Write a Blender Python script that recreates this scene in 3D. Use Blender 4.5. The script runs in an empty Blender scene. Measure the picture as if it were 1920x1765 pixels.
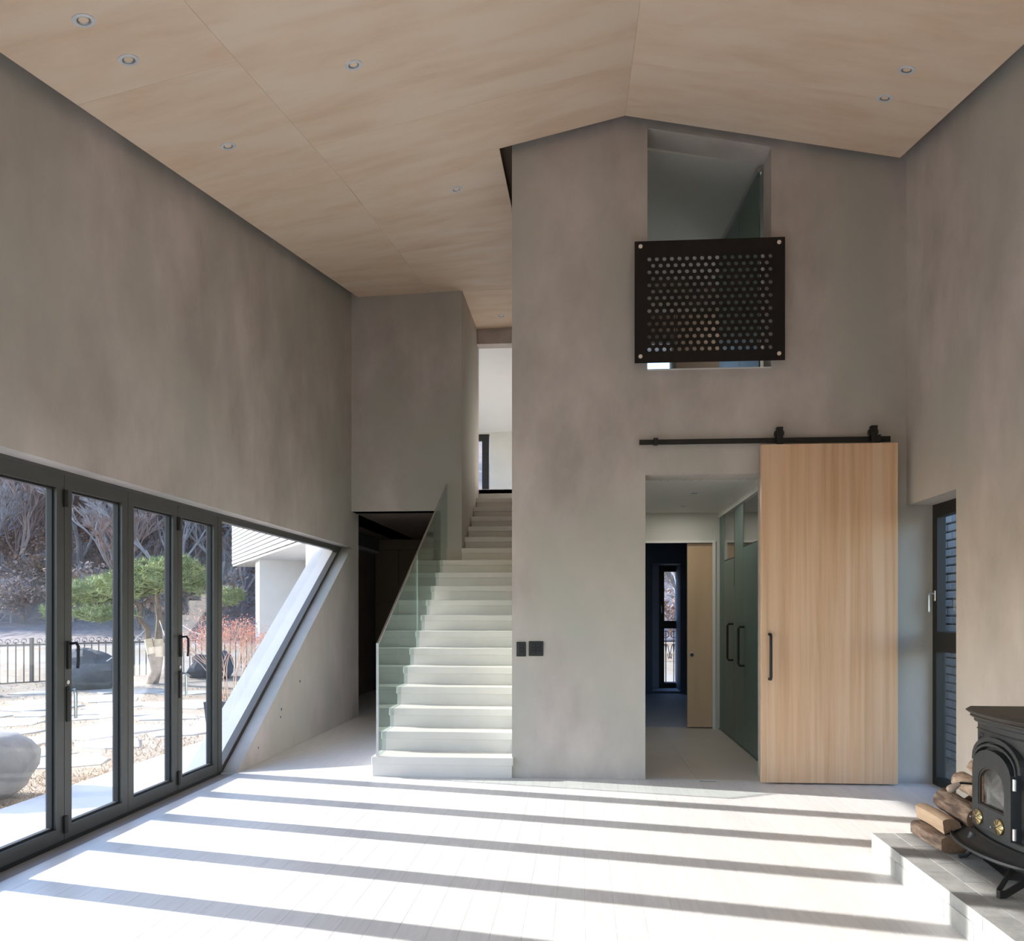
import bpy, math, random
from math import sin, cos, pi, radians, sqrt, atan2, hypot
from mathutils import Vector, Matrix, noise
from mathutils.geometry import tessellate_polygon

S = bpy.context.scene
COL = S.collection
rnd = random.Random(7)

# ------------------------------------------------------------------ camera, sky, sun, exposure
F_PX, CX, HY, H = 1400.0, 1000.0, 1150.0, 1.30
T = math.atan(90.0 / 1400.0)
cam = bpy.data.cameras.new('camera')
cam.sensor_width = 36.0
cam.lens = F_PX / 1920 * 36
cam.shift_x = -(CX - 960) / 1920
cam.shift_y = (HY - 882.5) / 1920
cam.clip_end = 400
cam.clip_start = 0.05
co = bpy.data.objects.new('camera', cam)
COL.objects.link(co)
co.location = (0, 0, H)
co.rotation_euler = (pi / 2, 0, T)
S.camera = co

w = bpy.data.worlds.new('sky')
S.world = w
w.use_nodes = True
nt = w.node_tree
sky = nt.nodes.new('ShaderNodeTexSky')
sky.sky_type = 'NISHITA'
sky.sun_disc = False
sky.sun_elevation = radians(21)
sky.sun_rotation = radians(-78.5)
sky.altitude = 200
sky.air_density = 1.0
sky.dust_density = 1.0
sky.ozone_density = 3.0
bg = nt.nodes['Background']
bg.inputs['Strength'].default_value = 0.60
nt.links.new(sky.outputs['Color'], bg.inputs['Color'])

sun = bpy.data.lights.new('sun', 'SUN')
sun.energy = 7.8
sun.angle = radians(0.55)
sun.color = (1.0, 0.965, 0.92)
so = bpy.data.objects.new('sun', sun)
COL.objects.link(so)
TE = 0.387
sd = Vector((cos(radians(11.5)), -sin(radians(11.5)), -TE))
so.rotation_euler = sd.to_track_quat('-Z', 'Y').to_euler()
so.location = (-30, 6, 14)

S.view_settings.view_transform = 'Standard'
S.view_settings.look = 'None'
S.view_settings.exposure = 0.58
S.view_settings.gamma = 1.0
S.view_settings.use_curve_mapping = False
S.cycles.max_bounces = 12
S.cycles.diffuse_bounces = 8
S.cycles.glossy_bounces = 4
S.cycles.transparent_max_bounces = 24
S.cycles.sample_clamp_indirect = 6.0
S.cycles.caustics_reflective = False
S.cycles.caustics_refractive = False

# ------------------------------------------------------------------ materials
def mat(name, c1, c2=None, rough=0.6, metal=0.0, scale=3.0, stretch=(1, 1, 1), bump=0.0, bscale=None,
        spec=0.5, detail=6, lo=0.35, hi=0.65, c3=None, s3=1.0, rand=0.0, coat=0.0, coord='W'):
    m = bpy.data.materials.new(name)
    m.use_nodes = True
    n = m.node_tree
    p = n.nodes['Principled BSDF']
    p.inputs['Roughness'].default_value = rough
    p.inputs['Metallic'].default_value = metal
    p.inputs['Specular IOR Level'].default_value = spec
    if coat:
        p.inputs['Coat Weight'].default_value = coat
    c2 = c2 or tuple(c * 0.93 for c in c1)
    if coord == 'W':
        src = n.nodes.new('ShaderNodeNewGeometry').outputs['Position']
    else:
        src = n.nodes.new('ShaderNodeTexCoord').outputs['Object']
    mp = n.nodes.new('ShaderNodeMapping')
    mp.inputs['Scale'].default_value = stretch
    n.links.new(src, mp.inputs['Vector'])
    vec = mp.outputs['Vector']
    oi = None
    if rand:
        oi = n.nodes.new('ShaderNodeObjectInfo')
        add = n.nodes.new('ShaderNodeVectorMath')
        add.operation = 'MULTIPLY_ADD'
        add.inputs[1].default_value = (0, 0, 0)
        cmb = n.nodes.new('ShaderNodeCombineXYZ')
        mu = n.nodes.new('ShaderNodeMath')
        mu.operation = 'MULTIPLY'
        mu.inputs[1].default_value = 37.0
        n.links.new(oi.outputs['Random'], mu.inputs[0])
        for k in range(3):
            n.links.new(mu.outputs[0], cmb.inputs[k])
        a2 = n.nodes.new('ShaderNodeVectorMath')
        a2.operation = 'ADD'
        n.links.new(vec, a2.inputs[0])
        n.links.new(cmb.outputs[0], a2.inputs[1])
        vec = a2.outputs[0]
        n.nodes.remove(add)
    nz = n.nodes.new('ShaderNodeTexNoise')
    nz.inputs['Scale'].default_value = scale
    nz.inputs['Detail'].default_value = detail
    nz.inputs['Roughness'].default_value = 0.6
    n.links.new(vec, nz.inputs['Vector'])
    cr = n.nodes.new('ShaderNodeValToRGB')
    cr.color_ramp.elements[0].position = lo
    cr.color_ramp.elements[0].color = (*c1, 1)
    cr.color_ramp.elements[1].position = hi
    cr.color_ramp.elements[1].color = (*c2, 1)
    n.links.new(nz.outputs['Fac'], cr.inputs['Fac'])
    out = cr.outputs['Color']
    if c3:
        n3 = n.nodes.new('ShaderNodeTexNoise')
        n3.inputs['Scale'].default_value = s3
        n3.inputs['Detail'].default_value = 4
        n3.inputs['Distortion'].default_value = 0.6
        n.links.new(vec, n3.inputs['Vector'])
        r3 = n.nodes.new('ShaderNodeValToRGB')
        r3.color_ramp.elements[0].position = 0.42
        r3.color_ramp.elements[0].color = (0, 0, 0, 1)
        r3.color_ramp.elements[1].position = 0.66
        r3.color_ramp.elements[1].color = (1, 1, 1, 1)
        n.links.new(n3.outputs['Fac'], r3.inputs['Fac'])
        mx = n.nodes.new('ShaderNodeMix')
        mx.data_type = 'RGBA'
        n.links.new(r3.outputs['Color'], mx.inputs[0])
        n.links.new(out, mx.inputs[6])
        mx.inputs[7].default_value = (*c3, 1)
        out = mx.outputs[2]
    if rand:
        mr = n.nodes.new('ShaderNodeMapRange')
        mr.inputs['To Min'].default_value = 1 - rand
        mr.inputs['To Max'].default_value = 1 + rand * 0.5
        n.links.new(oi.outputs['Random'], mr.inputs['Value'])
        hs = n.nodes.new('ShaderNodeHueSaturation')
        n.links.new(mr.outputs[0], hs.inputs['Value'])
        n.links.new(out, hs.inputs['Color'])
        out = hs.outputs['Color']
    n.links.new(out, p.inputs['Base Color'])
    if bump:
        b = n.nodes.new('ShaderNodeBump')
        b.inputs['Strength'].default_value = 1.0
        b.inputs['Distance'].default_value = bump
        nb = n.nodes.new('ShaderNodeTexNoise')
        nb.inputs['Scale'].default_value = bscale or scale * 3
        nb.inputs['Detail'].default_value = 5
        n.links.new(vec, nb.inputs['Vector'])
        n.links.new(nb.outputs['Fac'], b.inputs['Height'])
        n.links.new(b.outputs['Normal'], p.inputs['Normal'])
    return m

def glass(name, tint, strength=1.0, rough=0.0, haze=None, refl=(1, 1, 1)):
    m = bpy.data.materials.new(name)
    m.use_nodes = True
    n = m.node_tree
    n.nodes.remove(n.nodes['Principled BSDF'])
    out = n.nodes['Material Output']
    tr = n.nodes.new('ShaderNodeBsdfTransparent')
    tr.inputs['Color'].default_value = (*tint, 1)
    gl = n.nodes.new('ShaderNodeBsdfGlossy')
    gl.inputs['Roughness'].default_value = rough
    gl.inputs['Color'].default_value = (*refl, 1)
    lw = n.nodes.new('ShaderNodeLayerWeight')
    lw.inputs['Blend'].default_value = 0.5
    pw = n.nodes.new('ShaderNodeMath'); pw.operation = 'POWER'; pw.inputs[1].default_value = 5.0
    n.links.new(lw.outputs['Facing'], pw.inputs[0])
    ma = n.nodes.new('ShaderNodeMath'); ma.operation = 'MULTIPLY_ADD'
    ma.inputs[1].default_value = 0.96 * strength; ma.inputs[2].default_value = 0.04 * strength
    n.links.new(pw.outputs[0], ma.inputs[0])
    mx = n.nodes.new('ShaderNodeMixShader')
    n.links.new(ma.outputs[0], mx.inputs[0])
    n.links.new(tr.outputs[0], mx.inputs[1])
    n.links.new(gl.outputs[0], mx.inputs[2])
    last = mx
    if haze:
        df = n.nodes.new('ShaderNodeBsdfDiffuse')
        df.inputs['Color'].default_value = (*haze[0], 1)
        m2 = n.nodes.new('ShaderNodeMixShader')
        m2.inputs[0].default_value = haze[1]
        n.links.new(tr.outputs[0], m2.inputs[1])
        n.links.new(df.outputs[0], m2.inputs[2])
        n.links.new(m2.outputs[0], mx.inputs[1])
    n.links.new(last.outputs[0], out.inputs['Surface'])
    return m

M = {}
M['concrete'] = mat('skim_coated_concrete', (0.61, 0.555, 0.525), (0.43, 0.39, 0.362), rough=0.75, scale=1.9, stretch=(1, 1, 0.55),
                    bump=0.002, bscale=14, c3=(0.465, 0.46, 0.415), s3=0.9, spec=0.3)
M['concrete_light'] = mat('light_render', (0.62, 0.60, 0.56), (0.57, 0.55, 0.51), rough=0.7, scale=2)
M['ply'] = mat('birch_plywood', (0.88, 0.70, 0.535), (0.79, 0.60, 0.435), rough=0.45, scale=2.2, stretch=(0.9, 3.2, 1.5), rand=0.02,
               bump=0.0004, bscale=30, c3=(0.88, 0.73, 0.58), s3=1.2, detail=9, spec=0.35)
M['shadow_board'] = mat('dark_ceiling_backing', (0.16, 0.12, 0.09), rough=0.9)
M['plank'] = mat('whitewashed_oak', (0.75, 0.74, 0.725), (0.68, 0.67, 0.655), rough=0.38, scale=4, stretch=(14, 1.0, 1), rand=0.03,
                 bump=0.0003, bscale=18, detail=8, spec=0.4)
M['plank_gap'] = mat('plank_joint', (0.42, 0.40, 0.38), rough=0.9)
M['stair'] = mat('pale_microcement', (0.75, 0.715, 0.68), (0.69, 0.66, 0.625), rough=0.5, scale=2.5, bump=0.0006)
M['corridor'] = mat('dim_corridor_board', (0.22, 0.175, 0.145), (0.19, 0.15, 0.125), rough=0.7)  # brown board toned darker to stand in for corridor shade
M['white'] = mat('white_paint', (0.80, 0.79, 0.76), (0.78, 0.77, 0.74), rough=0.6)
M['white_ext'] = mat('white_render_outside', (0.60, 0.60, 0.60), (0.56, 0.56, 0.56), rough=0.8, bump=0.001, bscale=60)
M['hall_wall'] = mat('hall_paint', (0.66, 0.65, 0.60), (0.64, 0.63, 0.58), rough=0.7)
M['hall_tile'] = mat('hall_floor_tile', (0.64, 0.60, 0.55), (0.59, 0.55, 0.51), rough=0.4, scale=2, rand=0.03)
M['navy'] = mat('dark_blue_paint', (0.15, 0.20, 0.29), (0.14, 0.19, 0.28), rough=0.7)  # blue shade of the far room put into its wall colour
M['navy_light'] = mat('blue_grey_reveal', (0.42, 0.48, 0.60), rough=0.6)  # paler copy for surfaces lit blue by the far window
M['frame'] = mat('anthracite_aluminium', (0.085, 0.085, 0.08), (0.075, 0.075, 0.07), rough=0.42, scale=5, metal=0.15, spec=0.5)
M['seal'] = mat('black_rubber_seal', (0.012, 0.012, 0.013), rough=0.6)
M['black'] = mat('black_metal', (0.016, 0.015, 0.014), rough=0.45, spec=0.4)
M['blackplate'] = mat('brown_black_steel', (0.012, 0.009, 0.007), rough=0.55, spec=0.3)
M['iron'] = mat('cast_iron_paint', (0.045, 0.048, 0.052), (0.035, 0.037, 0.040), rough=0.5, scale=30, bump=0.0005, bscale=120, spec=0.5, metal=0.2)
M['iron_top'] = mat('cast_iron_top', (0.05, 0.043, 0.038), (0.038, 0.033, 0.03), rough=0.6, scale=50, bump=0.0006, bscale=200)
M['soot'] = mat('sooty_stove_glass', (0.06, 0.058, 0.056), (0.03, 0.03, 0.03), rough=0.12, scale=6, c3=(0.20, 0.20, 0.195), s3=9, coat=0.5)
M['rope'] = mat('stove_rope', (0.30, 0.16, 0.09), (0.15, 0.08, 0.05), rough=0.9, scale=120)
M['brass'] = mat('polished_brass', (0.82, 0.66, 0.34), (0.74, 0.58, 0.28), rough=0.25, metal=1.0)
M['steel'] = mat('satin_steel', (0.62, 0.62, 0.62), rough=0.3, metal=1.0)
M['bolt'] = mat('pale_bolt_cap', (0.85, 0.74, 0.64), rough=0.35, metal=0.0)  # bright wall behind the corner holes, put into a disc colour
M['lampring'] = mat('white_lamp_ring', (0.72, 0.74, 0.78), rough=0.35)
M['reflector'] = mat('faceted_reflector', (0.45, 0.46, 0.48), (0.25, 0.26, 0.27), rough=0.25, metal=0.6, scale=140, coord='O')
M['door'] = mat('oak_veneer', (0.76, 0.50, 0.32), (0.60, 0.38, 0.225), rough=0.45, scale=3.0, stretch=(9, 1, 0.22), detail=9,
                c3=(0.76, 0.54, 0.37), s3=1.6, bump=0.0002, bscale=20)
M['plydoor'] = mat('pale_plywood_door', (0.62, 0.44, 0.28), (0.56, 0.39, 0.24), rough=0.5, scale=2, stretch=(3, 3, 0.4))
M['hglass'] = mat('frosted_green_glass', (0.13, 0.20, 0.175), (0.11, 0.175, 0.155), rough=0.38, scale=1.0)
M['stone'] = mat('pale_hearth_paver', (0.36, 0.36, 0.35), (0.27, 0.275, 0.27), rough=0.75, scale=9, bump=0.0015, bscale=60, rand=0.10)
M['stone_core'] = mat('hearth_mortar', (0.06, 0.06, 0.06), rough=0.9)
M['bark'] = mat('log_bark', (0.20, 0.13, 0.09), (0.42, 0.31, 0.24), rough=0.9, scale=14, stretch=(3, 0.8, 3), bump=0.006, bscale=40, c3=(0.10, 0.07, 0.06), s3=9, rand=0.1)
M['bark_pale'] = mat('pale_bark', (0.42, 0.31, 0.23), (0.54, 0.42, 0.32), rough=0.9, scale=22, stretch=(2, 1, 2), bump=0.005, bscale=60, c3=(0.28, 0.19, 0.14), s3=12)
M['splitwood'] = mat('split_log_wood', (0.70, 0.52, 0.36), (0.58, 0.41, 0.27), rough=0.8, scale=8, stretch=(4, 0.7, 4), bump=0.003, bscale=40, rand=0.1)
M['endwood'] = mat('log_end_grain', (0.33, 0.19, 0.11), (0.24, 0.135, 0.08), rough=0.85, scale=40, bump=0.001)
M['grip'] = mat('wooden_grip', (0.42, 0.33, 0.27), rough=0.5, scale=30)
M['brick'] = mat('pale_grey_brick', (0.70, 0.71, 0.73), (0.56, 0.57, 0.60), rough=0.9, scale=60, bump=0.003, bscale=120, rand=0.12)
M['mortar'] = mat('grey_mortar', (0.20, 0.21, 0.23), rough=0.95)
M['brick_white'] = mat('pale_facade_brick', (0.38, 0.38, 0.38), (0.33, 0.33, 0.33), rough=0.85, scale=20)
M['mortar_w'] = mat('facade_joint', (0.14, 0.14, 0.14), rough=0.95)
M['grass'] = mat('dry_lawn_soil', (0.40, 0.31, 0.22), (0.30, 0.23, 0.155), rough=1.0, scale=5, bump=0.02, bscale=30, c3=(0.40, 0.36, 0.31), s3=0.35)
M['straw'] = mat('dry_grass_blade', (0.52, 0.40, 0.26), (0.42, 0.30, 0.18), rough=0.9, scale=20)
M['slab'] = mat('frosted_flagstone', (0.44, 0.43, 0.42), (0.36, 0.345, 0.33), rough=0.9, scale=6, bump=0.008, bscale=20, rand=0.06)
M['deck'] = mat('white_terrace_paving', (0.62, 0.62, 0.62), (0.58, 0.58, 0.58), rough=0.7, scale=5)
M['rock'] = mat('grey_boulder', (0.36, 0.355, 0.35), (0.27, 0.265, 0.265), rough=0.9, scale=5, bump=0.01, bscale=14)
M['darkrock'] = mat('dark_boulder', (0.09, 0.10, 0.12), (0.06, 0.065, 0.08), rough=0.9, scale=5, bump=0.02, bscale=10)
M['hill'] = mat('leaf_litter', (0.25, 0.21, 0.20), (0.17, 0.145, 0.145), rough=1.0, scale=1.2, bump=0.15, bscale=2.5, c3=(0.32, 0.23, 0.19), s3=0.12)
M['twig'] = mat('bare_bark', (0.24, 0.215, 0.215), (0.36, 0.33, 0.33), rough=0.95, scale=3, rand=0.2)
M['twig_red'] = mat('russet_twig', (0.33, 0.235, 0.205), (0.25, 0.185, 0.17), rough=0.95, scale=3, rand=0.2)
M['rust_leaf'] = mat('withered_leaf', (0.42, 0.27, 0.20), (0.32, 0.20, 0.15), rough=0.9, scale=6, rand=0.15)
M['redleaf'] = mat('coral_leaf', (0.66, 0.34, 0.24), (0.58, 0.26, 0.22), rough=0.8, scale=9)
M['shrubtwig'] = mat('pale_shrub_twig', (0.48, 0.34, 0.27), rough=0.9)
M['needle'] = mat('pine_needle', (0.27, 0.33, 0.15), (0.16, 0.21, 0.10), rough=0.8, scale=5, c3=(0.42, 0.46, 0.22), s3=2.5)
M['pinebark'] = mat('pine_bark', (0.22, 0.16, 0.12), (0.13, 0.095, 0.075), rough=0.95, scale=12, bump=0.01)
M['wrap'] = mat('straw_wrap', (0.72, 0.58, 0.42), (0.58, 0.45, 0.31), rough=0.95, scale=40)
M['cord'] = mat('pale_cord', (0.72, 0.70, 0.66), rough=0.9)
M['planter'] = mat('charcoal_planter', (0.06, 0.065, 0.075), rough=0.7)
M['fence'] = mat('painted_fence', (0.13, 0.115, 0.11), rough=0.5)
M['greenplate'] = mat('dark_interior', (0.03, 0.04, 0.038), rough=0.6)  # near-black stand-in for the darkness of holes and unlit spaces
M['win'] = glass('window_glass', (0.98, 0.98, 0.98), 1.0)
M['balus'] = glass('green_balustrade_glass', (0.87, 0.915, 0.90), 1.0, refl=(0.70, 0.80, 0.77))
M['edge'] = mat('glass_edge', (0.55, 0.66, 0.62), rough=0.2)
M['blueroof'] = mat('plain_grey', (0.3, 0.3, 0.3), rough=0.8)

# ------------------------------------------------------------------ mesh helpers
class MB:
    def __init__(s):
        s.v = []; s.f = []; s.m = []; s.mi = 0
    def add(s, vs, fs):
        b = len(s.v)
        s.v.extend([tuple(p) for p in vs])
        for f in fs:
            s.f.append([i + b for i in f]); s.m.append(s.mi)
        return s
    def box(s, x0, x1, y0, y1, z0, z1, rot=None, org=None):
        vs = [(x, y, z) for z in (z0, z1) for y in (y0, y1) for x in (x0, x1)]
        if rot is not None:
            R = Matrix.Rotation(rot, 3, 'Z'); o = Vector(org or (0, 0, 0))
            vs = [tuple(R @ (Vector(v) - o) + o) for v in vs]
        return s.add(vs, [(0, 2, 3, 1), (4, 5, 7, 6), (0, 1, 5, 4), (1, 3, 7, 5), (3, 2, 6, 7), (2, 0, 4, 6)])
    def bbox(s, x0, x1, y0, y1, z0, z1, b=0.004):
        # box with chamfered edges
        vs = []
        for ax in range(3):
            for sx in (0, 1):
                for sy in (0, 1):
                    for sz in (0, 1):
                        p = [(x0, x1)[sx], (y0, y1)[sy], (z0, z1)[sz]]
                        q = [1 if t == 0 else -1 for t in (sx, sy, sz)]
                        vs.append([p[k] + (0 if k == ax else q[k] * b) for k in range(3)])
        fs = []
        I = lambda ax, a, b_, c: ax * 8 + a * 4 + b_ * 2 + c
        for a in (0, 1):
            fs.append([I(0, a, 0, 0), I(0, a, 1, 0), I(0, a, 1, 1), I(0, a, 0, 1)])
            fs.append([I(1, 0, a, 0), I(1, 1, a, 0), I(1, 1, a, 1), I(1, 0, a, 1)])
            fs.append([I(2, 0, 0, a), I(2, 1, 0, a), I(2, 1, 1, a), I(2, 0, 1, a)])
        for a in (0, 1):
            for c in (0, 1):
                fs.append([I(0, a, c, 0), I(0, a, c, 1), I(1, a, c, 1), I(1, a, c, 0)])
                fs.append([I(0, a, 0, c), I(0, a, 1, c), I(2, a, 1, c), I(2, a, 0, c)])
                fs.append([I(1, 0, a, c), I(1, 1, a, c), I(2, 1, a, c), I(2, 0, a, c)])
        for a in (0, 1):
            for c in (0, 1):
                for d in (0, 1):
                    fs.append([I(0, a, c, d), I(1, a, c, d), I(2, a, c, d)])
        return s.add(vs, fs)
    def hexa(s, P):   # 8 points: bottom 4 (loop), top 4 (loop)
        return s.add(P, [(3, 2, 1, 0), (4, 5, 6, 7), (0, 1, 5, 4), (1, 2, 6, 5), (2, 3, 7, 6), (3, 0, 4, 7)])
    def tube(s, pts, r, n=8, cap=True, flat=None):
        pts = [Vector(p) for p in pts]
        if not hasattr(r, '__len__'):
            r = [r] * len(pts)
        base = len(s.v); up = None
        for i, p in enumerate(pts):
            d = (pts[min(i + 1, len(pts) - 1)] - pts[max(i - 1, 0)])
            d = d.normalized() if d.length > 1e-9 else Vector((0, 0, 1))
            if up is None:
                up = Vector((0, 0, 1)) if abs(d.z) < 0.9 else Vector((1, 0, 0))
            a = d.cross(up)
            a = a.normalized() if a.length > 1e-6 else Vector((1, 0, 0))
            b = a.cross(d).normalized(); up = b
            for k in range(n):
                t = 2 * pi * k / n
                q = p + (a * cos(t) + b * sin(t) * (flat or 1)) * r[i]
                s.v.append(tuple(q))
        for i in range(len(pts) - 1):
            for k in range(n):
                k2 = (k + 1) % n
                s.f.append([base + i * n + k, base + i * n + k2, base + (i + 1) * n + k2, base + (i + 1) * n + k]); s.m.append(s.mi)
        if cap:
            s.f.append([base + k for k in range(n)][::-1]); s.m.append(s.mi)
            e = base + (len(pts) - 1) * n
            s.f.append([e + k for k in range(n)]); s.m.append(s.mi)
        return s
    def ribbon(s, pts, wv, th):   # bar of rectangular section swept along pts; wv = width vector
        pts = [Vector(p) for p in pts]; wv = Vector(wv); base = len(s.v)
        for i, p in enumerate(pts):
            d = (pts[min(i + 1, len(pts) - 1)] - pts[max(i - 1, 0)]).normalized()
            nn = d.cross(wv).normalized() * th * 0.5; h = wv * 0.5
            for q in (p - h - nn, p + h - nn, p + h + nn, p - h + nn):
                s.v.append(tuple(q))
        for i in range(len(pts) - 1):
            for k in range(4):
                k2 = (k + 1) % 4
                s.f.append([base + i * 4 + k, base + i * 4 + k2, base + i * 4 + 4 + k2, base + i * 4 + 4 + k]); s.m.append(s.mi)
        s.f.append([base + 3, base + 2, base + 1, base]); s.m.append(s.mi)
        e = base + (len(pts) - 1) * 4
        s.f.append([e, e + 1, e + 2, e + 3]); s.m.append(s.mi)
        return s
    def lathe(s, prof, n=24, origin=(0, 0, 0), axis='Z'):
        base = len(s.v); o = Vector(origin)
        for r, h in prof:
            for k in range(n):
                t = 2 * pi * k / n
                if axis == 'Z': q = (r * cos(t), r * sin(t), h)
                elif axis == 'X': q = (h, r * cos(t), r * sin(t))
                else: q = (r * sin(t), h, r * cos(t))
                s.v.append(tuple(Vector(q) + o))
        for i in range(len(prof) - 1):
            for k in range(n):
                k2 = (k + 1) % n
                s.f.append([base + i * n + k, base + i * n + k2, base + (i + 1) * n + k2, base + (i + 1) * n + k]); s.m.append(s.mi)
        s.f.append([base + k for k in range(n)][::-1]); s.m.append(s.mi)
        e = base + (len(prof) - 1) * n
        s.f.append([e + k for k in range(n)]); s.m.append(s.mi)
        return s
    def prism(s, outline, d0, d1, axis, holes=()):
        # outline/holes in plane coords (a,b): axis X -> (y,z); Y -> (x,z); Z -> (x,y)
        def P(a, b, d):
            return (d, a, b) if axis == 'X' else ((a, d, b) if axis == 'Y' else (a, b, d))
        loops = [list(outline)] + [list(h) for h in holes]
        flat = [p for l in loops for p in l]
        tris = tessellate_polygon([[Vector((a, b, 0)) for a, b in l] for l in loops])
        nb = len(flat); base = len(s.v)
        for d in (d0, d1):
            for a, b in flat:
                s.v.append(P(a, b, d))
        for t in tris:
            s.f.append([base + t[0], base + t[1], base + t[2]]); s.m.append(s.mi)
            s.f.append([base + nb + t[2], base + nb + t[1], base + nb + t[0]]); s.m.append(s.mi)
        k0 = 0
        for l in loops:
            for i in range(len(l)):
                j = (i + 1) % len(l)
                s.f.append([base + k0 + i, base + k0 + j, base + nb + k0 + j, base + nb + k0 + i]); s.m.append(s.mi)
            k0 += len(l)
        return s
    def build(s, name, mats, parent=None, smooth=False, fixn=True, org=None, **kw):
        if not isinstance(mats, (list, tuple)):
            mats = [mats]
        if parent is not None:
            o3 = WL[parent.name]
        elif org is not None:
            o3 = Vector(org)
        else:
            xs = [v[0] for v in s.v]; ys = [v[1] for v in s.v]; zs = [v[2] for v in s.v]
            o3 = Vector(((min(xs) + max(xs)) / 2, (min(ys) + max(ys)) / 2, min(zs)))
        me = bpy.data.meshes.new(name)
        me.from_pydata([(v[0] - o3.x, v[1] - o3.y, v[2] - o3.z) for v in s.v], [], s.f)
        for m_ in mats:
            me.materials.append(m_)
        if len(mats) > 1:
            me.polygons.foreach_set('material_index', s.m)
        if fixn:
            import bmesh
            bm = bmesh.new(); bm.from_mesh(me)
            bmesh.ops.recalc_face_normals(bm, faces=bm.faces)
            bm.to_mesh(me); bm.free()
        if smooth:
            me.polygons.foreach_set('use_smooth', [True] * len(me.polygons))
            if smooth != 'all':
                try:
                    me.set_sharp_from_angle(angle=radians(smooth if smooth is not True else 40))
                except Exception:
                    pass
        me.update()
        o = bpy.data.objects.new(name, me)
        COL.objects.link(o)
        if parent is not None:
            o.parent = parent
            WL[o.name] = WL[parent.name]
        else:
            o.location = o3
            WL[o.name] = Vector(o3)
        for k, v in kw.items():
            o[k] = v
        return o

WL = {}
def empty(name, loc, label=None, category=None, group=None, kind=None):
    o = bpy.data.objects.new(name, None)
    o.empty_display_size = 0.1
    COL.objects.link(o); o.location = loc
    WL[o.name] = Vector(loc)
    for k, v in (('label', label), ('category', category), ('group', group), ('kind', kind)):
        if v: o[k] = v
    return o

def copy_tree(o, loc=None, parent=None, **kw):
    c = o.copy(); COL.objects.link(c)
    c.parent = parent
    if loc is not None: c.location = loc
    for k, v in kw.items(): c[k] = v
    for ch in list(o.children):
        copy_tree(ch, None, c)
    return c

# ------------------------------------------------------------------ dimensions
XL, XLO = -2.80, -3.16          # left wall inner / outer face
XW = -2.93                      # glazing frame inner face
XR, XRO = 2.48, 2.86            # right wall
YB, YB2 = 5.877, 6.12           # gable wall front / back
XB = -0.547                     # left corner of gable wall block
YD = 8.95                       # dark wall beside the upper flight
TOP = 5.95
YN = -3.2                       # wall behind the camera
HEAD = 2.108

# ------------------------------------------------------------------ walls
wl = MB()
wl.prism([(YN, HEAD), (8.97, HEAD), (5.905, 0.0), (5.905, -0.2), (9.24, -0.2), (9.24, 2.54), (12.6, 2.54), (12.6, 2.9), (9.4, 2.9), (9.4, TOP), (YN, TOP)], XLO, XL, 'X')
wall_left = wl.build('wall_left', M['concrete'], kind='structure')
wl = MB()
wl.prism([(YN, -0.2), (1.06, -0.2), (1.06, HEAD), (YN, HEAD)], XLO, XL, 'X').build('wall_left', M['concrete'], kind='structure')
for (y, z, r) in ((7.28, 0.62, 0.012), (6.82, 0.40, 0.012), (6.80, 0.33, 0.010), (6.32, 0.13, 0.008)):
    MB().lathe([(r, XL - 0.004), (r, XL + 0.0015), (r * 0.8, XL + 0.002)], 12, (0, y, z), 'X').build('tie_hole', M['greenplate'], wall_left)  # raised dark discs; the shade inside the holes is only colour

wr = MB()
wr.prism([(YN, -0.2), (5.12, -0.2), (5.12, 2.122), (YB, 2.122), (YB, TOP), (YN, TOP)], XR, XRO, 'X')
wall_right = wr.build('wall_right', M['concrete'], kind='structure')

gable = MB()
gable.prism([(XB, -0.2), (0.499, -0.2), (0.499, 2.38), (1.42, 2.38), (1.42, -0.2), (2.70, -0.2), (2.70, TOP), (XB, TOP)], YB, YB2, 'Y',
            holes=[[(0.515, 3.2), (1.464, 3.2), (1.464, 4.907), (0.515, 5.091)]])
wall_back = gable.build('wall_back', M['concrete'], kind='structure')
MB().box(XB, XB + 0.2, YB2, 13.2, -0.2, TOP).build('wall_stair_right', M['concrete'], kind='structure')
# dark wall above the corridor, its pier and the wall along the upper flight
MB().prism([(XL - 0.3, 2.54), (-1.70, 2.54), (-1.70, 0), (-1.44, 0), (-1.44, TOP), (XL - 0.3, TOP)], YD, YD + 0.2, 'Y').build('wall_stair_front', M['concrete'], kind='structure')
MB().box(-1.66, -1.44, YD + 0.2, 10.43, 0.0, TOP).build('wall_stair_left', M['concrete'], kind='structure')
MB().box(-1.44, XB, 10.25, 10.43, 5.02, TOP).build('wall_landing_lintel', M['concrete'], kind='structure')
# wall behind the camera; its wide opening is added to admit sky fill
MB().prism([(XLO, -0.2), (XRO, -0.2), (XRO, TOP), (XLO, TOP)], YN - 0.25, YN, 'Y',
           holes=[[(-2.4, 0.1), (2.1, 0.1), (2.1, 2.9), (-2.4, 2.9)]]).build('wall_rear', M['concrete'], kind='structure')
# unseen flat roof slab, added so sun doesn't leak in above the ceilings
MB().box(XLO - 0.3, 2.88, YN - 0.6, 13.4, TOP, TOP + 0.25).build('roof', M['blueroof'], kind='structure')

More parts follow.
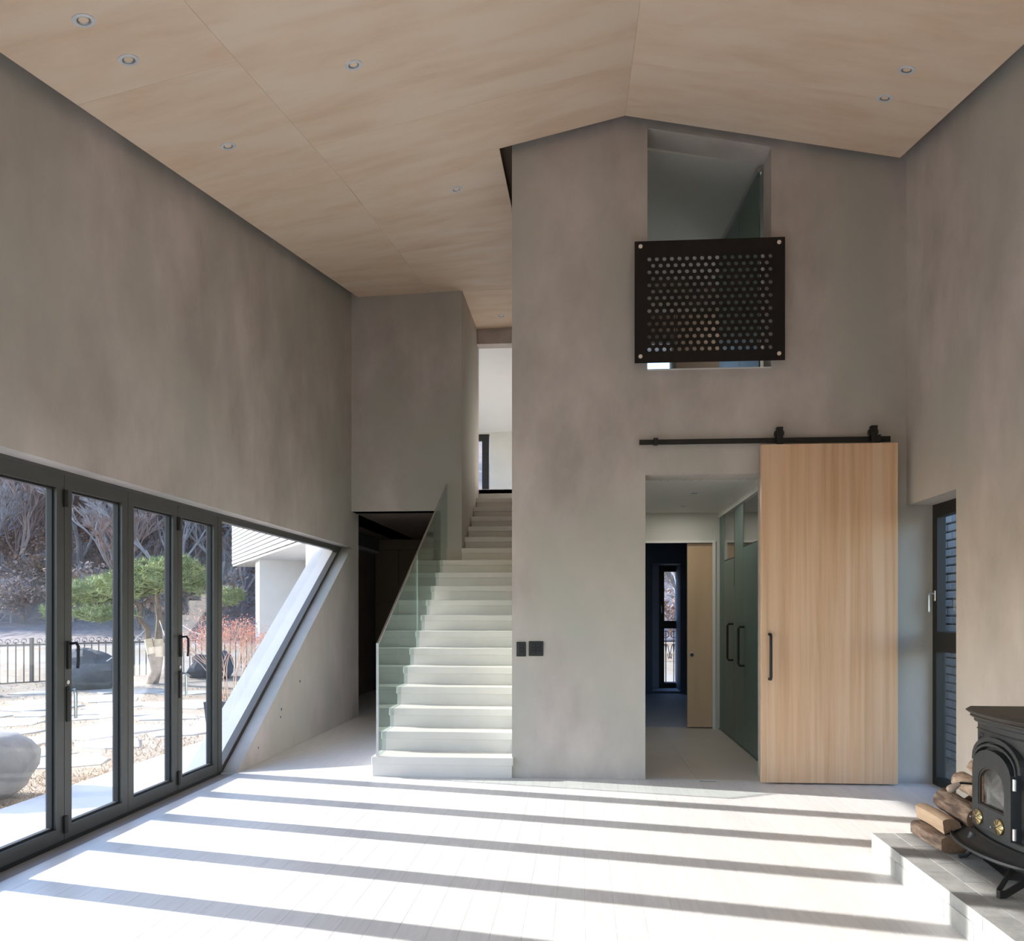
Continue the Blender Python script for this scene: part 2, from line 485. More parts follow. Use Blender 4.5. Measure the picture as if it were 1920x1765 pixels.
# ------------------------------------------------------------------ floor of planks
floor = MB().box(XLO, 2.9, YN - 0.25, YB2 - 0.1, -0.2, -0.012).build('floor', M['plank_gap'], kind='structure')
pw_ = 0.128
xs = XL
col = 0
while xs < XR + 0.2:
    x1 = min(xs + pw_, XR + 0.2)
    y = YN - 0.1 + ((col * 0.47) % 1.5) - 1.5
    while y < YB + 0.0:
        y1 = y + 1.5
        a, b = max(y, YN), min(y1, 5.875 if xs > -1.7 else 5.9)
        if b - a > 0.05:
            m_ = MB().bbox(xs + 0.0004, x1 - 0.0004, a + 0.0004, b - 0.0004, -0.012, 0.0, 0.0004)
            m_.build('plank', M['plank'], floor)
        y = y1
    xs = x1; col += 1
# corridor floor beyond, continuous finish
MB().prism([(XLO, 5.9), (-1.62, 5.9), (-1.62, 12.6), (-3.6, 12.6), (-3.6, 9.6), (XLO, 9.16)], -0.2, 0.0, 'Z').build('floor_corridor', M['plank'], kind='structure')
MB().box(-1.62, XB, 5.9, 12.6, -0.2, -0.01).build('floor_under_stair', M['plank'], kind='structure')
# niche floor
MB().box(XR + 0.2, XRO, 5.1, YB, -0.2, 0.0).build('floor_niche', M['plank'], kind='structure')

# ------------------------------------------------------------------ ceiling
SL = 0.218
ZL0 = 4.468; XL0 = -2.72; AP = (0.337, 5.143)
def zl(x, y):      # left slope (warped beyond the gable)
    yy = max(y, 1.0)
    if yy <= 5.8:
        return ZL0 + SL * (yy - 5.8) + 0.2208 * (x - XL0)
    if yy <= 9.0:
        t = (yy - 5.8) / 3.2
        a = (ZL0) * (1 - t) + 5.165 * t
        bb = (ZL0 + 0.2208 * 2.09) * (1 - t) + 5.235 * t
        return a + (bb - a) * (x - XL0) / 2.09
    return 5.165 + 0.07 * (x - XL0) / 2.09 + 0.012 * (yy - 9.0)
def zr(x, y):
    yy = max(y, 1.0)
    return AP[1] + SL * (yy - 5.8) - 0.197 * (x - AP[0])
def zc(x, y):
    return zl(x, y) if x <= AP[0] else zr(x, y)
ceiling = empty('ceiling', (0, 2, 4.5), kind='structure')
def cpanel(x0, x1, y0, y1, th=0.018, name='plywood_panel', m=None, up=0.0, g=0.0007, par=ceiling, bx=None, by=None, skip=None):
    mb = MB()
    nx, ny = max(1, int((x1 - x0) / 0.7)), max(1, int((y1 - y0) / 0.5))
    fn = zl if x1 <= AP[0] + 0.01 else zr
    x0 += g; x1 -= g; y0 += g; y1 -= g
    gx = sorted(set([x0 + (x1 - x0) * i / nx for i in range(nx + 1)] + [v for v in (bx or []) if x0 < v < x1]))
    gy = sorted(set([y0 + (y1 - y0) * j / ny for j in range(ny + 1)] + [v for v in (by or []) if y0 < v < y1]))
    idx = {}
    def V(i, j, k):
        if (i, j, k) not in idx:
            idx[(i, j, k)] = len(mb.v)
            mb.v.append((gx[i], gy[j], fn(gx[i], gy[j]) + up + (th if k else 0)))
        return idx[(i, j, k)]
    cells = {(i, j) for i in range(len(gx) - 1) for j in range(len(gy) - 1)
             if not (skip and skip((gx[i] + gx[i + 1]) / 2, (gy[j] + gy[j + 1]) / 2))}
    for (i, j) in cells:
        mb.f.append([V(i, j, 0), V(i, j + 1, 0), V(i + 1, j + 1, 0), V(i + 1, j, 0)]); mb.m.append(0)
        mb.f.append([V(i, j, 1), V(i + 1, j, 1), V(i + 1, j + 1, 1), V(i, j + 1, 1)]); mb.m.append(0)
        for (di, dj, p, q) in ((-1, 0, (i, j), (i, j + 1)), (1, 0, (i + 1, j + 1), (i + 1, j)), (0, -1, (i + 1, j), (i, j)), (0, 1, (i, j + 1), (i + 1, j + 1))):
            if (i + di, j + dj) not in cells:
                mb.f.append([V(*p, 0), V(*q, 0), V(*q, 1), V(*p, 1)]); mb.m.append(0)
    if not cells: return None
    return mb.build(name, m or M['ply'], par)
YF = 5.80
def clipped(x0, x1, ys, ylo, yhi, **k):
    ys = [ylo] + [y for y in ys if ylo < y < yhi] + [yhi]
    for a, b in zip(ys, ys[1:]):
        cpanel(x0, x1, a, b, **k)
cut = dict(bx=[-0.64], by=[YF], skip=lambda x, y: x > -0.64 and y > YF)
clipped(XL0, -1.83, [-1.01, 1.43, 3.87, 6.31, 8.75], YN + 0.1, 9.0)
clipped(-1.83, AP[0], [0.12, 2.56, 5.0, 7.44], YN + 0.1, 9.0, **cut)
clipped(AP[0], 2.40, [0.12, 2.56, 5.0], YN + 0.1, YF)
cpanel(-1.44, -0.60, 9.003, 10.25)
# dark backing above the boards, seen only in the shadow gaps
cpanel(-0.56, AP[0], YN, YB, 0.02, 'backing_board', M['shadow_board'], 0.12)
cpanel(AP[0], 2.5, YN, YB, 0.02, 'backing_board', M['shadow_board'], 0.12)
cpanel(-2.85, -0.56, YN, 9.0, 0.02, 'backing_board', M['shadow_board'], 0.12)

# ------------------------------------------------------------------ bifold doors and slanted window
def framed_leaf(idx, y0, y1, handle, hinge_at):
    d = empty('door_%d' % idx, (XW - 0.03, (y0 + y1) / 2, 0.0), kind='structure')
    z0, z1 = 0.012, 2.085
    fw = 0.062; e = 0.002
    def rect(a0, b0, a1, b1):
        return [(a0, b0), (a1, b0), (a1, b1), (a0, b1)]
    MB().prism(rect(y0 + e, z0, y1 - e, z1), XW - 0.065, XW, 'X', holes=[rect(y0 + fw, z0 + 0.075, y1 - fw, z1 - 0.078)]).build('leaf_frame', M['frame'], d)
    # glazing bead, recessed
    MB().prism(rect(y0 + fw, z0 + 0.075, y1 - fw, z1 - 0.078), XW - 0.05, XW - 0.02, 'X', holes=[rect(y0 + fw + 0.012, z0 + 0.087, y1 - fw - 0.012, z1 - 0.09)]).build('glazing_bead', M['seal'], d)
    MB().box(XW - 0.036, XW - 0.030, y0 + fw + 0.002, y1 - fw - 0.002, z0 + 0.077, z1 - 0.080).build('glass_pane', M['win'], d)
    MB().box(XW - 0.02, XW - 0.003, y1 - e, y1 + e, z0, z1).build('rubber_seal', M['seal'], d)
    if hinge_at is not None:
        for zz in (0.05, 1.90):
            MB().bbox(XW, XW + 0.016, hinge_at - 0.014, hinge_at + 0.014, zz, zz + 0.10, 0.003).build('hinge', M['black'], d)
    if handle is not None:
        yh = handle
        hb = MB()
        hb.bbox(XW, XW + 0.014, yh - 0.014, yh + 0.014, 0.98, 1.14, 0.003).build('pull_plate', M['black'], d)
        pts = [(XW + 0.012, yh, 1.125), (XW + 0.05, yh, 1.130), (XW + 0.062, yh, 1.11), (XW + 0.062, yh, 1.02), (XW + 0.058, yh, 0.985)]
        MB().tube(pts, 0.008, 8).build('pull_handle', M['black'], d, smooth=True)
        yl = yh - 0.004
        MB().lathe([(0.012, XW), (0.012, XW + 0.006)], 12, (0, yl + 0.0, 0.905), 'X').build('lock_cylinder', M['steel'], d)
        MB().bbox(XW, XW + 0.010, yl - 0.014, yl + 0.014, 0.68, 0.88, 0.003).build('lever_plate', M['black'], d)
        MB().tube([(XW + 0.008, yl, 0.86), (XW + 0.045, yl, 0.862), (XW + 0.05, yl, 0.84), (XW + 0.05, yl, 0.70)], [0.008, 0.009, 0.009, 0.008], 8).build('lever_handle', M['steel'], d, smooth=True, label='satin steel lever handle')
    return d
bounds = [5.853 - 0.5975 * k for k in range(9)]      # 5.853 .. 1.073
for k in range(8):
    y1, y0 = bounds[k], bounds[k + 1]
    hinge = y0 if k in (0, 2, 4, 6) else None
    handle = None
    if k in (0, 2): handle = y0 + 0.030
    framed_leaf(k + 1, y0, y1, handle, hinge)
fr = empty('trim_1', (XW, 3.4, 0), kind='structure')
MB().box(XW - 0.08, XW + 0.004, 1.05, 5.90, -0.01, 0.012).build('threshold_rail', M['seal'], fr)
MB().box(XW - 0.08, XW + 0.004, 1.05, 9.02, 2.085, HEAD + 0.003).build('head_rail', M['frame'], fr)
MB().box(XW - 0.07, XW + 0.002, 5.855, 5.905, 0.0, 2.085).build('end_post', M['frame'], fr)
# slanted fixed light
wn = empty('window_1', (XW, 7.0, 0), kind='structure')
def slant(z, off): return 5.905 + (8.97 - 5.905) / HEAD * z - off
MB().prism([(5.905, 0.0), (slant(0, -0.0), 0.0), (slant(2.085, 0), 2.085), (5.905, 2.085)], XW - 0.06, XW, 'X',
           holes=[[(5.925, 0.06), (slant(0.06, 0.05), 0.06), (slant(2.05, 0.05), 2.05), (5.925, 2.05)]]).build('window_frame', M['frame'], wn)
MB().prism([(5.92, 0.055), (slant(0.055, 0.045), 0.055), (slant(2.055, 0.045), 2.055), (5.92, 2.055)], XW - 0.036, XW - 0.030, 'X').build('glass_pane', M['win'], wn)
MB().prism([(slant(0.0, 0.0), 0.0), (slant(2.085, 0.0), 2.085), (slant(2.085, -0.02), 2.085), (slant(0, -0.02), 0.0)], XW - 0.07, XW + 0.012, 'X').build('slanted_seal', M['seal'], wn)
# white rendered outer reveal along the slant
MB().prism([(slant(-0.1, 0.035), -0.1), (slant(2.1, 0.035), 2.1), (slant(2.1, -0.02), 2.1), (slant(-0.1, -0.02), -0.1)], XLO - 0.06, XW - 0.07, 'X').build('outer_sill', M['white_ext'], wn)

# ------------------------------------------------------------------ right window in its niche
def casement(idx, x, y0, y1, z0, z1, zm, hx, par_label=None):
    wd = empty('window_%d' % idx, (x, (y0 + y1) / 2, z0), kind='structure')
    def rect(a0, b0, a1, b1): return [(a0, b0), (a1, b0), (a1, b1), (a0, b1)]
    MB().prism(rect(y0, z0, y1, z1), x, x + 0.07, 'X', holes=[rect(y0 + 0.055, z0 + 0.06, y1 - 0.06, zm - 0.05), rect(y0 + 0.055, zm + 0.05, y1 - 0.06, z1 - 0.06)]).build('window_frame', M['black'], wd)
    MB().prism(rect(y0 + 0.055, zm + 0.05, y1 - 0.06, z1 - 0.06), x - 0.012, x + 0.05, 'X', holes=[rect(y0 + 0.10, zm + 0.10, y1 - 0.10, z1 - 0.105)]).build('sash', M['black'], wd)
    MB().box(x + 0.03, x + 0.036, y0 + 0.09, y1 - 0.09, zm + 0.09, z1 - 0.095).build('glass_pane', M['win'], wd)
    MB().box(x + 0.03, x + 0.036, y0 + 0.05, y1 - 0.055, z0 + 0.055, zm - 0.045).build('glass_pane', M['win'], wd)
    MB().bbox(x - 0.02, x - 0.012, y1 - 0.085, y1 - 0.06, 1.39, 1.47, 0.002).build('handle_plate', M['steel'], wd)
    MB().tube([(x - 0.018, y1 - 0.072, 1.445), (x - 0.055, y1 - 0.072, 1.445), (x - 0.06, y1 - 0.072, 1.43), (x - 0.06, y1 - 0.072, 1.31)], 0.008, 8).build('handle', M['steel'], wd, smooth=True, label='satin steel window handle')
    return wd
casement(2, 2.672, 5.12, 5.876, 0.0, 2.13, 1.06, 1)
MB().box(2.745, XRO, 5.12, 5.18, 0, 2.12).build('trim_2', M['concrete'], kind='structure')

# brick wall outside the right window
bw = empty('brick_wall', (3.7, 9, -0.2), kind='structure')
MB().box(3.612, 3.75, 6.0, 8.9, -0.6, 2.55).build('mortar_bed', M['mortar'], bw)
bm0 = MB().bbox(-0.018, 0.02, -0.09, 0.09, 0, 0.064, 0.005)
first = bm0.build('brick', M['brick'], bw)
WLb = WL[bw.name]
cnt = 0
rest = MB()
for r in range(-4, 31):
    z = 0.082 * r - 0.03
    for c in range(20):
        y = 5.1 + c * 0.198 + (0.099 if r % 2 else 0)
        if -4 <= r <= 29 and 6.75 < y < 8.15:
            if cnt == 0: o = first
            else:
                o = first.copy(); COL.objects.link(o)
            o.parent = bw
            o.location = Vector((3.60 + rnd.uniform(-0.004, 0.004), y, z)) - WLb
            cnt += 1
        elif 6.1 < y < 8.8:
            rest.box(3.585, 3.62, y - 0.09, y + 0.09, z, z + 0.064)
rest.build('brickwork', M['brick'], bw, kind='stuff')
# the mesh of the first brick was built relative to the parent: shift it back
for v in first.data.vertices: v.co += WLb

# ------------------------------------------------------------------ staircase
RI, GO, Y1 = 0.16, 0.255, 5.84
XS0, XS1 = -1.655, XB
st = empty('staircase', (-1.1, 5.9, 0), 'straight flight of pale microcement steps rising between glass panel and tall grey wall', 'staircase')
for n in range(1, 20):
    ya = Y1 + GO * (n - 1)
    xl = XS0 if n <= 12 else -1.44
    if n == 1: xl = XS0 - 0.01
    zt = n * RI
    back = ya + GO + 0.03
    MB().bbox(xl, XS1 + (0.012 if n == 1 else 0), ya, back, zt - 0.062, zt, 0.003).build('tread', M['stair'], st)
    MB().box(xl + 0.004, XS1, ya + 0.018, ya + 0.05, zt - RI, zt - 0.062).build('riser', M['stair'], st)
# closed body below the flight
MB().prism([(Y1 + 0.05, 0.0)] + [q for n in range(1, 13) for q in ((Y1 + GO * (n - 1) + 0.05, n * RI - 0.062), (Y1 + GO * n + 0.03, n * RI - 0.062))] + [(8.93, 0.0)], XS0 + 0.006, XS1, 'X').build('stair_body', M['stair'], st)

ba = empty('glass_balustrade', (-1.62, 6.5, 0.16), 'green-tinted two-pane glass balustrade standing on the left edge of the stairs', 'balustrade')
GX = -1.62
def gtop(y): return 1.05 + (2.83 - 1.05) * (y - 5.86) / (8.90 - 5.86)
def gpane(y0, y1, nm):
    pts = []
    # stepped bottom following treads
    low = []
    y = y0; n = int((y0 - Y1) / GO + 1e-6) + 1
    bot = [(y0, n * RI)]
    while Y1 + GO * n < y1:
        yy = Y1 + GO * n
        bot.append((yy - 0.002, n * RI)); n += 1
        bot.append((yy - 0.002, n * RI))
    bot.append((y1, n * RI))
    return MB().prism(bot + [(y1, gtop(y1)), (y0, gtop(y0))], GX - 0.006, GX + 0.006, 'X').build(nm, M['balus'], ba)
gpane(5.862, 7.29, 'glass_pane'); gpane(7.302, 8.93, 'glass_pane')
MB().hexa([(GX - 0.008, 5.86, gtop(5.86)), (GX + 0.008, 5.86, gtop(5.86)), (GX + 0.008, 8.93, gtop(8.93)), (GX - 0.008, 8.93, gtop(8.93)),
           (GX - 0.008, 5.86, gtop(5.86) + 0.012), (GX + 0.008, 5.86, gtop(5.86) + 0.012), (GX + 0.008, 8.93, gtop(8.93) + 0.012), (GX - 0.008, 8.93, gtop(8.93) + 0.012)]).build('edge_trim', M['steel'], ba)
MB().box(GX - 0.009, GX + 0.009, 5.848, 5.861, 0.16, 1.06).build('edge_trim', M['steel'], ba)
MB().box(GX - 0.006, GX + 0.006, 7.291, 7.301, 0.16 * 7, gtop(7.29)).build('joint_strip', M['edge'], ba)

# ------------------------------------------------------------------ corridor beyond, ceiling and walls toned dark for its shade
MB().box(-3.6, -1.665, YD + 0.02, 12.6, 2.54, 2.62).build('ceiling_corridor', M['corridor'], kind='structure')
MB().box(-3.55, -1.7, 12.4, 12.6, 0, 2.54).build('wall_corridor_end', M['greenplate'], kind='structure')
MB().prism([(-3.5, 12.4), (-3.49, 12.4), (-3.49, 9.69), (-3.065, 9.25), (-3.075, 9.24), (-3.5, 9.68)], 0, 2.54, 'Z').build('trim_8', M['corridor'], kind='structure')  # thin lining added to darken the corridor side of the white wall
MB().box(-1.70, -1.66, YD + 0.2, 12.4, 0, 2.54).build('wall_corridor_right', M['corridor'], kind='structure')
MB().prism([(-3.161, 9.16), (-3.62, 9.62), (-3.62, 12.9), (-3.5, 12.9), (-3.5, 9.68), (-3.07, 9.24)], -0.2, 2.9, 'Z').build('wall_corridor_left', M['white_ext'], kind='structure')
cd = empty('wardrobe', (-2.3, 12.3, 0), 'dark tall cupboard fronts at the end of the corridor beside the stairs', 'wardrobe')
for k, (a, b) in enumerate(((-3.44, -3.05), (-3.04, -2.40), (-2.39, -1.72))):
    MB().bbox(a, b, 12.3, 12.38, 0.02, 2.36, 0.003).build('cupboard_door', M['shadow_board'], cd)
MB().box(-3.44, -1.72, 12.31, 12.38, 2.365, 2.53).build('filler_panel', M['shadow_board'], cd)

# ------------------------------------------------------------------ landing room (bright)
MB().box(-3.0, 0.2, 10.43, 13.2, 2.85, 3.035).build('floor_landing', M['plank'], kind='structure')
MB().hexa([(-3.05, 10.43, 5.30), (XB, 10.43, 5.30), (XB, 13.05, 4.48), (-3.05, 13.05, 4.42),
           (-3.05, 10.43, 5.40), (XB, 10.43, 5.40), (XB, 13.05, 4.58), (-3.05, 13.05, 4.52)]).build('ceiling_landing', M['white'], kind='structure')
MB().box(-3.15, -1.66, 10.25, 10.43, 2.62, TOP).build('wall_landing_front', M['white'], kind='structure')
MB().prism([(-3.2, 2.85), (XB, 2.85), (XB, TOP), (-3.2, TOP)], 13.0, 13.2, 'Y',
           holes=[[(-2.5, 3.06), (-1.60, 3.06), (-1.60, 4.44), (-2.5, 4.44)]]).build('wall_landing_back', M['concrete_light'], kind='structure')
MB().prism([(10.43, 2.85), (13.2, 2.85), (13.2, TOP), (10.43, TOP)], -3.2, -3.05, 'X',
           holes=[[(10.6, 3.15), (12.9, 3.15), (12.9, 4.45), (10.6, 5.0)]]).build('wall_landing_left', M['white'], kind='structure')  # unseen side opening added so sun brightens the landing
w4 = empty('window_4', (-2.0, 13.02, 3.06), kind='structure')
def rct(a0, b0, a1, b1): return [(a0, b0), (a1, b0), (a1, b1), (a0, b1)]
MB().prism(rct(-2.5, 3.06, -1.62, 4.44), 13.03, 13.1, 'Y', holes=[rct(-2.42, 3.14, -1.74, 4.33)]).build('window_frame', M['black'], w4)
MB().box(-2.43, -1.73, 13.06, 13.066, 3.13, 4.34).build('glass_pane', M['win'], w4)

# ------------------------------------------------------------------ hall behind the sliding door
MB().box(0.2, 1.60, YB2 - 0.12, 8.62, -0.2, -0.01).build('floor_hall_base', M['plank_gap'], kind='structure')
hf = empty('floor_hall', (1.0, 7.4, 0), kind='structure')
for (a, b, c, d_) in ((0.3, 0.9, 5.9, 7.28), (0.9, 1.55, 5.9, 7.28), (0.3, 0.9, 7.28, 8.60), (0.9, 1.55, 7.28, 8.60)):
    MB().bbox(a + 0.0007, b - 0.0007, c + 0.0007, d_ - 0.0007, -0.012, 0.0, 0.0008).build('floor_tile', M['hall_tile'], hf)
MB().box(0.2, 2.4, YB2, 13.2, 2.43, 3.0).build('ceiling_hall', M['white'], kind='structure')
MB().box(0.2, 0.32, YB2, 8.5, 0, 2.43).build('wall_hall_left', M['hall_wall'], kind='structure')
MB().prism([(0.2, 0), (0.36, 0), (0.36, 2.10), (1.478, 2.10), (1.478, 0), (2.4, 0), (2.4, 2.43), (0.2, 2.43)], 8.5, 8.62, 'Y').build('wall_hall_end', M['hall_wall'], kind='structure')
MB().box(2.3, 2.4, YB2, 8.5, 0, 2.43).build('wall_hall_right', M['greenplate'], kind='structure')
MB().box(1.56, 2.3, YB2, 8.5, -0.1, 0.0).build('floor_washroom', M['hall_tile'], kind='structure')
for k, (px, py, zz) in enumerate(((1.02, 7.25, 2.43), (0.98, 7.9, 2.43))):
    pass
hc = empty('trim_3', (1.0, 6.25, 2.42), kind='structure')
for k in range(18):
    MB().box(0.35 + k * 0.065, 0.405 + k * 0.065, 6.13, 6.42, 2.420, 2.43).build('grille_slat', M['white'], hc)
# green glass partition
gp = empty('glass_partition', (1.56, 7.3, 0), 'dark green frosted glass partition with two black bar handles in the hall', 'partition')
for (a, b, z0, z1, nm) in ((6.14, 6.60, 0.01, 2.36, 'glass_panel'), (6.61, 7.26, 0.01, 1.93, 'glass_panel'), (7.27, 7.66, 0.01, 2.36, 'glass_panel'),
                           (7.67, 8.22, 0.01, 1.86, 'glass_panel'), (8.23, 8.47, 0.01, 2.36, 'glass_panel')):
    MB().bbox(1.545, 1.557, a, b, z0, z1, 0.002).build(nm, M['hglass'], gp)
for (a, b, z0) in ((6.61, 7.26, 1.94), (7.67, 8.22, 1.87)):
    MB().box(1.548, 1.555, a, b, z0, 2.36).build('transom_pane', M['win'], gp)
    MB().box(1.543, 1.558, a - 0.008, a, z0 - 0.3, 2.36).build('edge_strip', M['black'], gp)
MB().box(1.53, 1.57, 6.13, 8.49, 2.365, 2.43).build('head_channel', M['white'], gp)
MB().box(1.535, 1.565, 6.13, 8.49, 0.0, 0.010).build('floor_channel', M['steel'], gp)
for yh, z0, z1 in ((7.73, 0.82, 1.19), (7.20, 0.80, 1.17)):
    MB().tube([(1.545, yh, z1), (1.50, yh, z1), (1.487, yh, z1 - 0.02), (1.487, yh, z0 + 0.02), (1.50, yh, z0), (1.545, yh, z0)], 0.011, 8).build('bar_handle', M['black'], gp, smooth=True)
# door frame trim and pale plywood pocket door
MB().prism([(0.30, 0), (0.36, 0), (0.36, 2.09), (1.468, 2.09), (1.468, 0), (1.50, 0), (1.50, 2.115), (0.30, 2.115)], 8.478, 8.50, 'Y').build('trim_4', M['white'], kind='structure')
pd = empty('pocket_door', (1.34, 8.56, 0), 'pale plywood sliding door with round black pull, half open at hall end', 'door')
MB().bbox(1.195, 1.478, 8.53, 8.575, 0.012, 2.088, 0.002).build('door_panel', M['plydoor'], pd)
MB().lathe([(0.026, 8.530), (0.026, 8.526), (0.020, 8.524)], 20, (1.243, 0, 0.83), 'Y').build('pull_ring', M['steel'], pd)
MB().lathe([(0.019, 8.5245), (0.019, 8.521)], 20, (1.243, 0, 0.83), 'Y').build('pull_cup', M['black'], pd)
# room beyond, blue daylight painted into its walls and floor
MB().box(-0.3, 2.4, 8.62, 13.2, -0.2, 0.0).build('floor_blue_room', M['navy_light'], kind='structure')
MB().box(-0.35, -0.3, 8.62, 13.2, 0, 2.43).build('wall_blue_left', M['navy'], kind='structure')
MB().box(2.4, 2.6, 8.5, 13.2, 0, 2.6).build('wall_blue_right', M['navy'], kind='structure')
MB().prism(rct(-0.35, -0.1, 2.4, 2.43), 12.2, 12.9, 'Y', holes=[rct(1.15, 0.03, 1.60, 2.10)]).build('wall_blue_end', M['navy'], kind='structure')
MB().box(1.145, 1.152, 12.21, 12.9, 0.03, 2.10).build('trim_5', M['navy_light'], kind='structure')
MB().box(1.15, 1.60, 12.21, 12.9, 0.02, 0.035).build('trim_6', M['navy_light'], kind='structure')
for (a, b) in ((-0.3, 1.14), (1.60, 2.4)):
    MB().box(a, b, 12.185, 12.2, 0, 0.09).build('baseboard_blue', M['navy'], kind='structure')
w3 = empty('window_3', (1.5, 12.85, 0), kind='structure')
MB().prism(rct(1.30, 0.03, 1.78, 2.10), 12.75, 12.82, 'Y', holes=[rct(1.40, 0.12, 1.72, 1.04), rct(1.40, 1.17, 1.72, 2.0)]).build('window_frame', M['black'], w3)
MB().box(1.39, 1.73, 12.79, 12.795, 0.11, 2.01).build('glass_pane', M['win'], w3)
MB().box(1.15, 1.31, 12.74, 12.83, 0.03, 2.10).build('side_panel', M['navy_light'], w3)
MB().tube([(1.345, 12.75, 1.42), (1.345, 12.70, 1.42), (1.345, 12.695, 1.30)], 0.010, 8).build('handle', M['steel'], w3, label='satin steel window handle')
# wrought iron railing behind that window
ir = empty('iron_railing', (1.62, 13.4, 0), 'ornate scrolled wrought iron railing outside the small far window', 'railing')
for k in range(4):
    x = 1.36 + 0.14 * k
    MB().tube([(x, 13.4, 0.02), (x, 13.4, 1.0)], 0.009, 6).build('upright', M['fence'], ir)
    for sgn in (1, -1):
        pts = [(x + sgn * (0.055 - 0.05 * cos(t * 0.5)) , 13.4, 0.62 + 0.13 * sin(t)) for t in [i * 0.5 for i in range(13)]]
        MB().tube(pts, 0.007, 5).build('scroll', M['fence'], ir)
        pts = [(x + sgn * 0.055 * sin(t), 13.4, 0.92 + 0.06 * cos(t)) for t in [i * 0.4 for i in range(12)]]
        MB().tube(pts, 0.007, 5).build('scroll', M['fence'], ir)
MB().box(1.25, 2.0, 13.39, 13.41, 0.79, 0.81).build('rail', M['fence'], ir)
MB().box(1.25, 2.0, 13.39, 13.41, 0.06, 0.08).build('rail', M['fence'], ir)

# ------------------------------------------------------------------ upper room behind the perforated panel
MB().box(0.2, 2.4, YB2, 9.6, 3.0, 3.05).build('floor_upper', M['hall_tile'], kind='structure')
MB().hexa([(0.2, YB2, 5.12), (2.4, YB2, 4.76), (2.4, 9.6, 5.20), (0.2, 9.6, 5.56),
           (0.2, YB2, 5.3), (2.4, YB2, 5.0), (2.4, 9.6, 5.4), (0.2, 9.6, 5.8)]).build('ceiling_upper', M['hall_wall'], kind='structure')
MB().prism(rct(0.2, 3.0, 2.4, TOP), 9.4, 9.6, 'Y', holes=[rct(0.75, 4.2, 1.12, 4.66)]).build('wall_upper_back', M['hall_wall'], kind='structure')
MB().box(0.2, 0.28, YB2, 9.4, 3.0, TOP).build('wall_upper_left', M['hall_wall'], kind='structure')
MB().prism([(YB2, 3.0), (9.4, 3.0), (9.4, TOP), (YB2, TOP)], 2.3, 2.4, 'X', holes=[[(8.0, 3.2), (9.3, 3.2), (9.3, 4.2), (8.0, 4.2)]]).build('wall_upper_right', M['hall_wall'], kind='structure')  # opening added to let sky light into the upper room
ug = empty('upper_glass_screen', (1.44, 7.6, 3.05), 'dark green glass screen inside the upper opening, right side', 'partition')
for a, b in ((6.16, 6.9), (6.91, 7.9)):
    MB().hexa([(1.435, a, 3.06), (1.447, a, 3.06), (1.447, b, 3.06), (1.435, b, 3.06),
               (1.435, a, 4.86 + 0.13 * (a - 6.1)), (1.447, a, 4.86 + 0.13 * (a - 6.1)), (1.447, b, 4.86 + 0.13 * (b - 6.1)), (1.435, b, 4.86 + 0.13 * (b - 6.1))]).build('glass_panel', M['hglass'], ug)
MB().hexa([(1.42, 6.13, 4.86), (1.455, 6.13, 4.86), (1.455, 7.92, 5.09), (1.42, 7.92, 5.09),
           (1.42, 6.13, 4.90), (1.455, 6.13, 4.90), (1.455, 7.92, 5.13), (1.42, 7.92, 5.13)]).build('head_channel', M['steel'], ug)
cb = empty('dark_cabinet', (0.9, 9.2, 3.05), 'dark cabinet seen through the holes of the upper panel', 'cabinet')
MB().bbox(1.14, 1.75, 9.1, 9.38, 3.06, 4.92, 0.004).build('cabinet_body', M['shadow_board'], cb)  # made-up dark box, shaped to darken the lower rows of holes
MB().bbox(0.30, 1.13, 9.1, 9.38, 4.66, 4.92, 0.004).build('cabinet_top', M['shadow_board'], cb)

# perforated panel
pp = empty('perforated_panel', (0.98, 5.82, 3.22), 'black steel balcony guard pierced with rows of hexagonal holes', 'panel')
PX0, PX1, PZ0, PZ1 = 0.410, 1.548, 3.228, 4.166
holes = []
hx, hz, hr = 0.0573, 0.0497, 0.0172
for r in range(15):
    z = PZ1 - 0.137 - r * hz - 0.004
    n = 17 if r % 2 == 0 else 16
    for c in range(n):
        x = PX0 + 0.113 + c * hx + (0 if r % 2 == 0 else hx / 2)
        holes.append([(x + hr * cos(t), z + hr * sin(t)) for t in [k * pi / 3 for k in range(6)]])
pm = MB()
# plate assembled from cells so that every hole is cut cleanly
zt_, zb_ = PZ1 - 0.137 - 0.004 + hz / 2, PZ1 - 0.137 - 0.004 - 14 * hz - hz / 2
YP0, YP1 = 5.795, 5.801
for r in range(15):
    zc_ = PZ1 - 0.141 - r * hz
    n = 17 if r % 2 == 0 else 16
    xst = PX0 + 0.113 + (0 if r % 2 == 0 else hx / 2)
    a0 = xst - hx / 2
    zlo, zhi = zc_ - hz / 2, zc_ + hz / 2
    for c in range(n):
        x = xst + c * hx
        xa, xb_ = x - hx / 2, x + hx / 2
        outer = [(xb_, zc_), (xb_, zhi), (xa, zhi), (xa, zc_), (xa, zlo), (xb_, zlo)]
        inner = [(x + hr * cos(t), zc_ + hr * sin(t)) for t in [k * pi / 3 for k in range(6)]]
        base = len(pm.v)
        for d in (YP0, YP1):
            for p in outer: pm.v.append((p[0], d, p[1]))
            for p in inner: pm.v.append((p[0], d, p[1]))
        for k in range(6):
            k2 = (k + 1) % 6
            pm.f.append([base + k, base + k2, base + 6 + k2, base + 6 + k]); pm.m.append(0)
            pm.f.append([base + 12 + k, base + 12 + k2, base + 18 + k2, base + 18 + k]); pm.m.append(0)
            pm.f.append([base + 6 + k, base + 6 + k2, base + 18 + k2, base + 18 + k]); pm.m.append(0)
    pm.box(PX0, a0, YP0, YP1, zlo, zhi)
    pm.box(a0 + n * hx, PX1, YP0, YP1, zlo, zhi)
